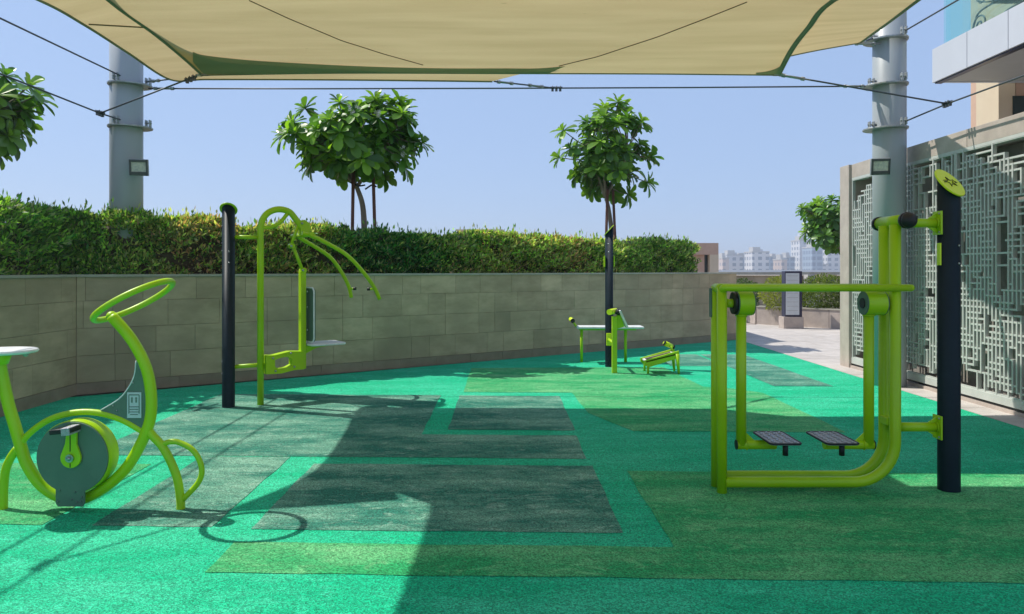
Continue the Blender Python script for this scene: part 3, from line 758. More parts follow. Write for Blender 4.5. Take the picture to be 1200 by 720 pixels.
cable([bFR+V3((.05,.02,0)), jR], 'cable from the large sail corner across the right column', [(bFR.lerp(jR,.08),jR-bFR,'turnbuckle')])
cable([V3((RXC+.05,RYC-.3,3.36)), jR, V3((rX,5,3.36)), V3((rX,-1,3.5))], 'lower black cable running forward from the right column', [(jR,(0,1,0),'rope_clip')])
cable([V3((RXC+.05,RYC-.3,4.50)), V3((rX,5,4.45)), V3((rX,-1,4.5))], 'upper black cable running forward from the right column')
cable([P(1009,50,9.22), V3((RXC-.2,RYC-.1,4.49))], 'short turnbuckle link from the right column to the sail tip', [(P(1014,51.5,9.25),(1,0,0),'turnbuckle')])
cable([V3((-4.29,5.36,3.8)), jA], 'cable from the near left sail corner to the upper left cable', [])

# ------------------------------------------------------------------ lattice wall on the right
XS = 5.2
def lattice_wall():
    root = empty('lattice_wall', (XS,8,0), 'beige stone wall framing a pale grey geometric lattice screen', 'wall')
    D0, D1 = 4.6, 11.05
    # pier at far end, beam, plinth
    MB().box((XS+.20, 11.22, 1.55), (.52,.30,3.10)).build('stone_pier', STONE, root, bevel=.004)
    d = 4.0
    while d < 11.07-.01:
        e = min(d+1.42, 11.068); MB().box((XS+.22,(d+e)/2,2.995), (.48,e-d-.008,.205)).build('stone_beam', STONE, root, bevel=.003); d += 1.42
    MB().box((XS+.06,7.53,2.875), (.16,7.06,.035)).build('top_rail', SCRW, root)
    MB().box((XS+.36,7.53,1.45), (.1,7.06,2.85)).build('back_wall', BACKW, root)
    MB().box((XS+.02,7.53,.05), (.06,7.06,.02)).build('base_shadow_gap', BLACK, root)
    MB().box((XS+.0,7.53,.115), (.05,7.06,.09)).build('bottom_rail', SCRW, root, bevel=.003)
    MB().box((XS+.02,7.53,.02), (.12,7.06,.04)).build('kerb', STONE, root)
    PW = 1.29; R = random.Random(21); z0 = .165; z1 = 2.857; pitch = .0648
    nx = 20; nz = int((z1-z0)/pitch)
    for p in range(5):
        y1 = D1-p*PW; y0 = y1-PW
        Hs = set(); Vs = set()      # unit edges
        for _ in range(270):
            w = R.choice([1,1,1,2,2,3,4]); h = R.choice([2,3,4,5,6,8,10])
            if R.random() < .2: w, h = R.choice([3,4,5,6]), R.choice([1,2,2])
            x = R.randint(0, nx-w); z = R.randint(0, nz-h); kind = R.random()
            if kind < .26:
                for k in range(w): Hs.add((x+k,z)); Hs.add((x+k,z+h))
                for k in range(h): Vs.add((x,z+k)); Vs.add((x+w,z+k))
            elif kind < .55:
                for k in range(w): Hs.add((x+k,z+h))
                for k in range(h): Vs.add((x,z+k))
            elif kind < .72:
                for k in range(w): Hs.add((x+k,z+(h if kind < .66 else 0)))
                for k in range(h): Vs.add((x+w,z+k))
        Vs |= {(x,z) for x in (0,nx) for z in range(nz)}; Hs |= {(x,z) for z in (0,nz) for x in range(nx)}
        mb = MB(); bw = .021; th = .045
        def runs(S, horiz):
            done = set()
            for e in sorted(S):
                if e in done: continue
                a = e; L_ = 0; cur = e
                while cur in S and cur not in done:
                    done.add(cur); L_ += 1; cur = (cur[0]+1,cur[1]) if horiz else (cur[0],cur[1]+1)
                yield a, L_
        y0 += .012; sy = (PW-.024-.002)/nx; sz = (z1-z0)/nz
        for (x,z), L_ in runs(Vs, False):
            mb.box((XS+.0, y0+x*sy, z0+(z+L_/2)*sz), (th, bw, L_*sz+bw))
        for (x,z), L_ in runs(Hs, True):
            mb.box((XS+.002, y0+(x+L_/2)*sy, z0+z*sz), (th-.006, L_*sy-bw*.9, bw-.001))
        mb.build('lattice_panel', SCRW, root)
lattice_wall()

# ------------------------------------------------------------------ navy posts
def post(x, y, h, label, capdir, tilt, capm, r=.067, tag_plate=None, star=False):
    root = empty('equipment_post', (x,y,0), label, 'post', 'navy posts carrying the exercise machines')
    n = 28; sl = math.tan(tilt); cd = Vector((math.cos(capdir), math.sin(capdir), 0)); vs = []; fs = []
    for k in range(n):
        a = 2*PI*k/n; px, py = math.cos(a)*r, math.sin(a)*r
        vs.append((x+px,y+py,0)); vs.append((x+px,y+py,h-sl*(px*cd.x+py*cd.y)))
    fs = [(2*k, 2*((k+1)%n), 2*((k+1)%n)+1, 2*k+1) for k in range(n)]
    mb = MB(); mb.add(vs, fs, True); mb.f.append(tuple(2*k+1 for k in range(n))); mb.sm.append(False); mb.build('post_tube', NAVY, root)
    nrm = Vector((cd.x*math.sin(tilt), cd.y*math.sin(tilt), math.cos(tilt))); c = Vector((x,y,h))
    u = (cd*math.cos(tilt)-Vector((0,0,math.sin(tilt)))).normalized(); w = nrm.cross(u)
    ra = r/math.cos(tilt)+.02; rb = r+.026
    pts = [c+u*ra*math.cos(2*PI*k/32)+w*rb*math.sin(2*PI*k/32)+nrm*.0005 for k in range(32)]
    disc = MB().prism(pts, nrm*.012).build('cap_disc', capm, root, bevel=.003)
    if star:
        m = MB(); q = c+nrm*.0145
        up = (-u); rt = w if w.x > 0 else -w
        if rt.cross(up).dot(nrm) < 0: pass
        def pt(a, b): return q+rt*a+up*b
        outl = []
        for k in range(11):
            a = PI/2+2*PI*k/10+.2; rr = .048 if k % 2 == 0 else .017; outl.append(pt(math.cos(a)*rr*1.05, math.sin(a)*rr))
        m.tube(outl, .0028, 5)
        for sx in (-.058,-.045,.045,.058): m.cyl(pt(sx,-.004), pt(sx,-.004)+nrm*.002, .004, 8)
        m.tube([pt(-.06,.012),pt(-.03,.018)], .002, 5); m.tube([pt(.06,.0),pt(.036,.016)], .002, 5)
        m.build('star_emblem', BLACK, root)
    return root
def bolts(root, pts, d, r=.009):
    d = Vector(d).normalized()
    mb = MB()
    for p in pts: p = Vector(p); mb.dome(p, d, r, 10)
    mb.build('bolt_heads', STEEL, root)
p1 = post(G(266.5,478,0).x, 7.9, 2.15, 'navy post on the left beside the lime seated pull machine', math.radians(100), math.radians(38), LIME)
x1 = G(266.5,478,0).x
bolts(p1, [P(260.5,265,7.87),P(260.5,285,7.87),P(260.5,294,7.87),P(260.3,424,7.87),P(260.3,438,7.87)], (-.9,-.4,0), .008)
bolts(p1, [P(268.5,295,7.82),P(268.5,308,7.82)], (0,-1,0), .008)
p2x = P(713.8,0,11.2).x
p2 = post(p2x, 11.2, 2.10, 'navy post in the centre between the white bench and the wall', math.radians(175), math.radians(47), LIMEY, r=.062)
for sg in (-1,1): MB().box((p2x+sg*.073,11.19,(P(0,300,11.2).z+P(0,313,11.2).z)/2), (.018,.07,.17)).build('lime_plate', LIME, p2, bevel=.003)
bolts(p2, [P(713.5,295.5,11.12),P(713,286,11.12)], (0,-1,0), .012)
p3x, p3y = P(1112,0,4.93).x, 4.93
p3 = post(p3x, p3y, 2.085, 'tall navy post on the right with a yellow star disc on top', math.radians(-68), math.radians(50), LIMEY, r=.070, star=True)
MB().box((p3x-.078,p3y-.02,P(0,298,4.9).z), (.012,.035,.15)).build('yellow_plate', LIMEY, p3, bevel=.002)
bolts(p3, [(p3x+.028,p3y-.065,P(0,288,4.86).z),(p3x+.028,p3y-.065,P(0,309,4.86).z)], (.3,-1,0), .008)

# ------------------------------------------------------------------ air walker on the right
def weld(root, c, ax, r):
    c = Vector(c); ax = Vector(ax).normalized(); u = ax.orthogonal().normalized(); w = ax.cross(u)
    MB().tube([c+(u*math.cos(2*PI*k/24)+w*math.sin(2*PI*k/24))*r*(1+.02*math.sin(k*5)) for k in range(24)], .0045, 6, closed=True).build('weld_bead', LIME, root)
def walker():
    YF, YB = 4.87, 5.015; r = .033
    xl = P(846,0,YF).x; xr = P(1049,0,YF).x; zt = 1.377
    root = empty('air_walker', ((xl+xr)/2, 4.94, 0), 'lime double-framed air walker with two hanging foot plates beside the tall navy post', 'exercise machine')
    z0 = .04+r
    for y in (YF, YB):
        MB().tube([(xl,y,0),(xl,y,zt)], r, 18).build('side_post', LIME, root)
        R_ = .27; pts = [(xl+.02,y,z0),(xr-R_,y,z0)]+[(xr-R_+R_*math.sin(a),y,z0+R_-R_*math.cos(a)) for a in [PI/2*k/10 for k in range(1,11)]]+[(xr,y,1.80)]
        MB().tube(pts, r+.003, 18).build('bent_frame_tube', LIME, root)
        rl = MB(); yy = y-.035 if y == YF else y+.035
        rl.tube(smooth([(xl-.0,y,zt-.02),(xl+.004,yy,zt),(xl+.06,yy,zt)],5)+[V3((xr+.085,yy,zt))], .0245, 16); rl.dome((xr+.085,yy,zt),(1,0,0),.0245)
        rl.build('handrail', LIME, root)
    # cross tube between the two left posts, top tube with rubber ends
    MB().tube([(xl,YF-.01,zt-.005),(xl,YB+.01,zt-.005)], .03, 14).build('cross_tube', LIME, root)
    MB().box((xl-.028,YB+.01,(P(0,337,5).z+P(0,373,5).z)/2), (.02,.05,.2)).build('info_plate', DKGREEN, root, bevel=.003)
    zz = P(0,259.5,4.87).z
    MB().tube([(xr+.035,YF-.07,zz),(xr+.035,YB+.12,zz)], .044, 22).build('top_tube', LIME, root)
    bc = MB(); bc.tube([(xr+.035,YF-.10,zz),(xr+.035,YF-.07,zz)], .055, 22); bc.dome((xr+.035,YF-.10,zz),(0,-1,0),.055*.98,22,5); bc.build('rubber_cap', BLACK, root)
    bc = MB(); bc.tube([(xr+.035,YB+.12,zz),(xr+.035,YB+.15,zz)], .05, 20); bc.build('rubber_cap', BLACK, root)
    # arms to the navy post
    for z, zt2 in ((zz-.008, 0), (P(0,500.5,4.93).z, 1)):
        x0 = xr+.03 if zt2 else xr+.06
        MB().tube([(x0,4.93,z),(p3x-.085,4.93,z)], .031, 18).build('link_arm', LIME, root)
        weld(root, (p3x-.088,4.93,z), (1,0,0), .034)
        fl_ = MB(); hh = .08
        fl_.prism([(p3x-.071,4.93-.05,z-hh),(p3x-.071,4.93+.05,z-hh),(p3x-.071,4.93+.05,z+hh),(p3x-.071,4.93-.05,z+hh)], (-.012,0,0))
        for sg in (-1,1): fl_.prism([(p3x-.083,4.926,z+sg*.07),(p3x-.083,4.926,z+sg*.028),(p3x-.15,4.926,z+sg*.028)], (0,.008,0))
        fl_.build('flange', LIME, root, bevel=.002)
        b = MB()
        for sg in (-1,1): b.dome((p3x-.083,4.93-.03,z+sg*.062),(-1,-.3,0),.008,8)
        b.build('bolt_heads', STEEL, root)
    # small clamp where frames meet lower arm
    MB().box(((P(1036,0,5).x+xr)/2, 4.95, .47), (.07,.10,.055)).build('frame_clamp', LIME, root, bevel=.008)
    # pivots, hanging legs, feet
    ym = 4.92; zp = P(0,355.5,ym).z
    for side, xa, xb, xleg, px0, px1 in ((0, 1.525, 1.625, P(868.5,0,ym).x, 1.665, 1.868), (1, 2.385, 2.515, P(1018,0,ym).x, 2.03, 2.24)):
        MB().tube([(xa,ym,zp),(xb,ym,zp)], .083, 30).build('pivot_drum', LIME, root, bevel=.004)
        MB().tube([(xa-.006,ym,zp),(xa,ym,zp)], .080, 30).build('drum_face', DKGREEN, root); MB().tube([(xb,ym,zp),(xb+.006,ym,zp)], .080, 30).build('drum_face', DKGREEN, root)
        hb = MB()
        if side == 0: hb.tube([(xl+.03,ym,zp),(xa-.006,ym,zp)], .03, 16); 
        else: hb.tube([(xb+.006,ym,zp),(xr-.03,ym,zp)], .03, 16); 
        hb.build('axle', LIME, root)
        ng = MB()
        if side == 0: ng.tube([(xa-.03,ym,zp),(xa-.007,ym,zp)], .075, 24)
        else: ng.tube([(xa-.012,ym,zp),(xa-.006,ym,zp)], .036, 20)
        ng.build('rubber_ring', BLACK, root)
        zf = .312; sg = 1 if side == 0 else -1
        MB().tube([(xleg,ym,zp-.06),(xleg,ym,zf)], .034, 18).build('hanging_leg', LIME, root)
        MB().tube([(xleg-sg*.03,ym,zf),((px0+px1)/2+sg*.02,ym,zf)], .031, 18).build('foot_arm', LIME, root)
        weld(root, (xleg+sg*.036,ym,zf), (1,0,0), .033); weld(root, (xleg,ym,zp-.083), (0,0,1), .037)
        MB().tube([(xleg-sg*.036,ym,zf),(xleg-sg*.03,ym,zf)], .033, 18).build('end_cap', BLACK, root)
        MB().prism([(xleg+sg*.03,ym-.004,zf+.02),(xleg+sg*.10,ym-.004,zf+.02),(xleg+sg*.03,ym-.004,zf+.085)], (0,.008,0)).build('gusset', LIME, root)
        # tread plate with rim
        n = 5; rc = .03; pts = []; y0_, y1_ = 4.665, 5.02; sk = -.0
        for (cx, cy, a0) in ((px1-rc,y0_+rc,-90),(px1-rc,y1_-rc,0),(px0+rc,y1_-rc,90),(px0+rc,y0_+rc,180)):
            for k in range(n): a = math.radians(a0+90*k/(n-1)); pts.append((cx+rc*math.cos(a), cy+rc*math.sin(a), .366))
        MB().prism(pts, (0,0,.012)).build('foot_plate', PLATEM, root, bevel=.003)
        MB().tube([V3(p)+V3((0,0,.010)) for p in pts], .007, 6, closed=True).build('plate_rim', BLACK, root)
        gm = MB()
        for ky in range(9):
            for kx in range(4):
                gx = px0+.035+(px1-px0-.07)*kx/3; gy = y0_+.035+(y1_-y0_-.07)*ky/8; gm.box((gx,gy,.381), (.032,.010,.006), Matrix.Rotation(.8 if (kx+ky)%2 else -.8,3,'Z'))
        gm.build('tread_studs', STEEL, root, kind='stuff')
        MB().prism([((px0+px1)/2-.06,ym-.03,.358),((px0+px1)/2+.06,ym-.03,.358),((px0+px1)/2,ym-.03,.30)], (0,.06,0)).build('plate_bracket', LIME, root)
        MB().tube([((px0+px1)/2+.02,ym-.18,.362),((px0+px1)/2+.02,ym-.18,.285)], .018, 14).build('rubber_stop', BLACK, root)
walker()

# ------------------------------------------------------------------ exercise bike on the left
def bike():
    D = 4.54; q = lambda u, v, d=D: P(u, v, d)
    root = empty('exercise_bike', q(110,598.5).copy(), 'lime tubular exercise bike with a ring handlebar and a grey flywheel disc', 'exercise machine'); root.location.z = 0; 
    cur = lambda pts, d=D: smooth([q(u,v,d) for u,v in pts], 6)
    MB().tube(cur([(131,371),(146,387.5),(158,404),(169,425),(175,446),(177.5,470),(176,491),(170,509.6),(160,530),(146,551),(125,570),(102,583),(83,586),(62.5,579),(45,565),(31,543),(24,522),(18,501),(10,474),(4,447),(0,427),(-2,414)]), .034, 20).build('main_tube', LIME, root)
    MB().tube(cur([(25,521),(31,511.7),(46,499),(62.5,490),(83,484.5),(104,483),(125,486),(146,493.5),(168,506)]), .020, 16).build('upper_arch', LIME, root)
    MB().tube(cur([(21,525),(13,536),(7,550),(4.5,570),(4,596),(4,598.5)]), .025, 16).build('rear_leg', LIME, root)
    MB().tube(cur([(173,503),(180,512),(190,523),(200,541),(208,562),(211.5,585),(212,599)]), .026, 16).build('front_leg', LIME, root)
    MB().tube(cur([(190,521),(199,518),(209,518.5),(224,526),(233,538),(236.5,553),(231.5,567),(214,586)]), .0175, 14).build('footrest_loop', LIME, root)
    # ring handlebar
    c = q(157,352.5); u = V3((math.cos(math.radians(30)),0,math.sin(math.radians(30)))); v = V3((0,1,0)); rr = .245
    MB().tube([c+u*rr*math.cos(2*PI*k/48)+v*rr*math.sin(2*PI*k/48) for k in range(48)], .0195, 14, closed=True).build('ring_handlebar', LIME, root)
    MB().dome(q(131,371), (-.4,0,1), .033, 16).build('tube_cap', LIME, root)
    # seat
    sc = q(2,411.5); n = 36
    st = MB(); prof = [(.17,-.016),(.2,-.010),(.207,0),(.2,.010),(.15,.014)]
    vs = []
    for (r_, z) in prof:
        for k in range(n): a = 2*PI*k/n; vs.append((sc.x+r_*math.cos(a), sc.y+r_*.85*math.sin(a), sc.z+z))
    fs = [(i*n+k, i*n+(k+1)%n, (i+1)*n+(k+1)%n, (i+1)*n+k) for i in range(4) for k in range(n)]+[tuple(range(n))[::-1], tuple(4*n+k for k in range(n))]
    st.add(vs, fs, False).build('seat', WHITE, root)
    MB().tube([sc+V3((-.02,0,-.016)), sc+V3((0,0,-.09))], [.085,.036], 20).build('seat_collar', LIME, root)
    MB().dome(sc+V3((.15,0,-.018)), (0,0,-1), .018, 10).build('seat_bolt', STEEL, root)
    # flywheel housing
    c = q(84.4,536.7,4.44); R_ = .219
    yb = 4.56
    MB().tube([(c.x,4.452,c.z),(c.x,yb,c.z)], R_+.006, 48).build('flywheel_drum', LIME, root, bevel=.005)
    pts = []
    zb = q(0,594,4.44).z; xl_, xr_ = q(65,0,4.44).x, q(99,0,4.44).x
    a0 = math.asin((xl_-c.x)/R_); a1 = math.asin((xr_-c.x)/R_)
    for k in range(41):
        a = a1+(2*PI-(a1-a0))*k/40; pts.append((c.x+R_*math.sin(a)*1, 4.44, c.z-R_*math.cos(a)))
    pts += [(xl_,4.44,zb+.02),(xl_+.015,4.44,zb),(xr_-.012,4.44,zb),(xr_,4.44,zb+.02)]
    MB().prism(pts, (0,.011,0)).build('flywheel_cover', DKGREEN, root, bevel=.002)
    b = MB()
    for (uu, vv) in ((68,588),(70,575),(88,577),(84,586),(90,589),(95,588),(96,583)): b.dome(q(uu,vv,4.438), (0,-1,0), .007, 8)
    b.build('cover_bolts', DKGREEN, root)
    # crank: teardrop
    hub = q(82.5,537,4.42); tip = q(84,503,4.42); pts = []
    for k in range(15): a = math.radians(200+ -220*k/14+0); 
    for k in range(17):
        a = PI*(-.08)+ -PI*(.84)*k/16; 
    rb, rt = .062, .034
    for k in range(17): a = math.radians(20)-math.radians(220)*k/16; pts.append((hub.x+rb*math.cos(a), 4.418, hub.z+rb*math.sin(a)))
    pts.append((hub.x-.034, 4.418, hub.z+.085))
    pts += [(tip.x-.03,4.418,tip.z),(tip.x-.028,4.418,tip.z+.02),(tip.x+.028,4.418,tip.z+.022),(tip.x+.03,4.418,tip.z)]
    pts.append((hub.x+.036, 4.418, hub.z+.085))
    MB().prism(pts, (0,.018,0)).build('crank', LIMEY if False else LIME, root, bevel=.003)
    hb = MB(); hb.cyl((hub.x,4.412,hub.z),(hub.x,4.405,hub.z), .024, 20); hb.dome((hub.x,4.405,hub.z),(0,-1,0),.014,12); hb.build('hub_nut', STEEL, root)
    sl_ = MB(); sl_.box((hub.x,4.417,hub.z+.10), (.004,.004,.12)); sl_.box((hub.x,4.417,hub.z-.045), (.004,.004,.025)); sl_.build('crank_slot', BLACK, root)
    pc = q(76.5,504,4.36)
    MB().box(pc, (.13,.11,.03), Matrix.Rotation(-.1,3,'Y')).build('pedal', BLACK, root, bevel=.006)
    MB().box(pc+V3((.035,-.004,.0)), (.05,.115,.045), Matrix.Rotation(-.1,3,'Y')).build('pedal_block', PLATEM, root, bevel=.003)
    MB().cyl(tip+V3((0,.0,0)), (tip.x,4.33,tip.z), .008, 10).build('pedal_spindle', STEEL, root)
    # corner guard panel with info card
    edge = smooth([q(159.5,423,4.53),q(157,441,4.53),q(150,455,4.53),q(139,468,4.53),q(118,481,4.53)], 6)
    low = [q(125,485.5,4.53), q(146,493,4.53), q(166,503,4.53), q(172,490,4.53), q(174,470,4.53), q(171,446,4.53), q(165,428,4.53)]
    MB().prism(list(edge)+low, (0,.012,0)).build('guard_panel', DKGREEN, root)
    MB().tube(edge, .004, 6).build('panel_edge', WHITE, root)
    ic = MB(); a = q(149,460,4.524); b_ = q(165.5,490,4.524); ic.box(((a.x+b_.x)/2,4.526,(a.z+b_.z)/2), (b_.x-a.x,.006,a.z-b_.z)); ic.build('info_card', PANELW, root)
    ic = MB()
    for (uu, vv, w_, h_) in ((157,463,12,1),(154.5,470,1.6,4),(159.5,470,1.6,4),(154.5,466.8,2,1.6),(159.5,466.8,2,1.6),(157,477,11,.8),(157,480,10,.8),(157,483,11,.8),(157,486,9,.8),(163,474,.8,22),(151,474,.8,22)):
        cc = q(uu,vv,4.5215); ic.box((cc.x,4.5215,cc.z), (w_/188,.002,h_/188))
    ic.build('card_print', DKGREEN, root)
    b = MB()
    for (uu, vv) in ((156,449),(132.5,475.5),(137,481.5)): b.dome(q(uu,vv,4.528),(0,-1,0),.0055,8)
    b.build('panel_bolts', STEEL, root)
bike()

# ------------------------------------------------------------------ seated pull machine on the left
def pull():
    th = math.radians(38); F = V3((math.cos(th),math.sin(th),0)); Lt = V3((-math.sin(th),math.cos(th),0))
    o0 = V3((P(305.3,0,8.03).x, 8.03, 0))
    root = empty('seated_pull_machine', o0, 'lime seated pull machine with arched top, white seat and two long curved arms', 'exercise machine')
    def q(u, v, off=0):
        """point in the machine's own upright plane, shifted sideways by off"""
        d = P(u,v,1)-V3((0,0,EYE)); o = o0+Lt*off; nrm = Lt
        t = nrm.dot(o-V3((0,0,EYE)))/nrm.dot(d); return V3((0,0,EYE))+d*t
    cur = lambda pts, off=0: smooth([q(u,v,off) for u,v in pts], 6)
    base = V3((o0.x,o0.y,0)); top = q(305.3,270)
    arch = cur([(305.3,285),(305.3,270),(307.5,258),(315,249),(327,245.5),(339,248.5),(346.5,257),(351,263),(353,268)])
    MB().tube([base, q(305.3,300)]+arch, .0355, 18).build('mast', LIME, root)
    MB().tube(cur([(306,267),(318,266),(328,261),(337,250.5)]), .022, 14).build('arch_brace', LIME, root)
    # links to navy post
    pp = V3((x1,7.9,0))
    for v in (278.5, 428.5):
        z = q(305.3,v).z; a = V3((pp.x,pp.y,z)); b = V3((o0.x,o0.y,z)); d = (b-a).normalized()
        MB().tube([a+d*.06, b-d*.02 if v < 300 else q(318,427)], .023, 14).build('link_arm', LIME, root)
    # pivot box
    c = q(356,264); Rz = Matrix.Rotation(th,3,'Z')
    MB().prism([c+F*a+V3((0,0,b))-Lt*.04 for a, b in ((-.05,.05),(.0,.06),(.06,.02),(.075,-.05),(.04,-.10),(-.05,-.11))], Lt*.08).build('pivot_box', LIME, root, bevel=.005)
    MB().dome(q(354,262,-.045), -Lt, .014, 10).build('pivot_bolt', STEEL, root)
    # arm cross tube + two curved arms
    ca = q(354,276); MB().tube([ca-Lt*.30, ca+Lt*.30], .026, 14).build('arm_crossbar', LIME, root)
    far = cur([(349,277.5),(358,283),(368,288.7),(386.7,301.5),(399.5,318),(408.7,336),(411.8,349)], .22)
    near = cur([(354,273.5),(366,277),(379,283),(405,298),(423,316),(438,336),(445,351)], -.22)
    MB().tube(far, .0235, 14).build('pull_arm', LIME, root); MB().tube(near, .0235, 14).build('pull_arm', LIME, root)
    for (u, v, off, du) in ((410,338.5,.22,7.5),(438,339,-.22,-7.5)):
        a = q(u,v,off); b = q(u+du,v,off*.75)
        MB().tube([a,b], .014, 10).build('handle_peg', LIME, root); MB().tube([a.lerp(b,.55), b], .019, 10).build('handle_grip', BLACK, root)
    # drop links
    MB().tube([q(350,262),q(341,288)], .018, 12).build('drop_link', LIME, root)
    MB().tube([q(343,288),q(354.5,317)], .020, 12).build('drop_link', LIME, root)
    b = MB()
    for (u, v) in ((341.5,288.5),(355,317)): c = q(u,v); b.tube([c-Lt*.045,c+Lt*.045], .03, 14)
    b.build('link_joint', LIME, root)
    b = MB()
    for (u, v) in ((341.5,288.5),(355,317)): b.dome(q(u,v,-.046), -Lt, .014, 8)
    b.build('joint_bolts', STEEL, root)
    # seat carriage: square tube
    def sqtube(a, b, w): 
        d = (b-a); L_ = d.length; c_ = (a+b)/2; return MB().box(c_, (w,w*1.3,L_), Rz)
    sqtube(q(354.3,318), q(354.3,432), .062).build('carriage_upright', LIME, root, bevel=.004)
    # lower linkage: plates with slotted opening
    def ring(outer, hole, off, thick):
        # outer & hole same number of points
        n = len(outer); mb = MB(); A = [q(u,v,off) for u,v in outer]; B = [q(u,v,off) for u,v in hole]
        A2 = [p+Lt*thick for p in A]; B2 = [p+Lt*thick for p in B]
        fs = []
        for i in range(n):
            j = (i+1) % n; fs += [(i,j,n+j,n+i),(2*n+i,3*n+i,3*n+j,2*n+j),(i,2*n+i,2*n+j,j),(n+i,n+j,3*n+j,3*n+i)]
        return mb.add(A+B+A2+B2, fs)
    outer = [(312,417),(322,416.5),(340,412),(357,412),(357,433),(345,434),(330,438),(312,439)]
    hole = [(322.5,422),(328,420),(337,418),(342.5,421),(342.5,428),(337,431),(328,433),(322.5,430)]
    ring(outer, hole, -.055, .11).build('parallel_linkage', LIME, root, bevel=.002)
    b = MB()
    for (u, v) in ((320,420),(341,414),(323,435),(345,430)): b.dome(q(u,v,-.056), -Lt, .013, 8)
    b.build('linkage_bolts', STEEL, root)
    # seat and backrest
    ss = q(379,403.5); sm = MB(); n = 7; w = .19; d_ = .215; rc = .06; pts = []
    for (sx, sy, a0) in ((1,-1,-90),(1,1,0),(-1,1,90),(-1,-1,180)):
        for k in range(n): a = math.radians(a0+90*k/(n-1)); pts.append(ss+F*(sx*(d_-rc)+rc*math.cos(a))+Lt*(sy*(w-rc)+rc*math.sin(a)))
    sm.prism(pts, (0,0,.024)).build('seat', WHITE, root, bevel=.008)
    MB().prism([ss+F*a+V3((0,0,b))-Lt*.03 for a, b in ((-.22,-.005),(.15,-.005),(-.1,-.035),(-.22,-.09))], Lt*.06).build('seat_bracket', LIME, root)
    bc = q(359.5,369)+F*.02; bm = MB(); hh = (q(0,335).z-q(0,400).z)/2 if False else .31; ww = .16; pts = []
    for (sx, sy, a0) in ((1,-1,-90),(1,1,0),(-1,1,90),(-1,-1,180)):
        for k in range(n): a = math.radians(a0+90*k/(n-1)); pts.append(bc+V3((0,0,sy*(hh-rc)+rc*math.sin(a)))+Lt*(sx*(ww-rc)+rc*math.cos(a)))
    bm.prism(pts, F*.02).build('backrest', DKGREEN, root)
    MB().tube(pts, .010, 6, closed=True).build('backrest_rim', WHITE, root)
    b = MB()
    for v in (342,360,387): b.dome(q(360.5,v,-.06)-F*.0, -F, .012, 8)
    b.build('backrest_bolts', STEEL, root)
pull()

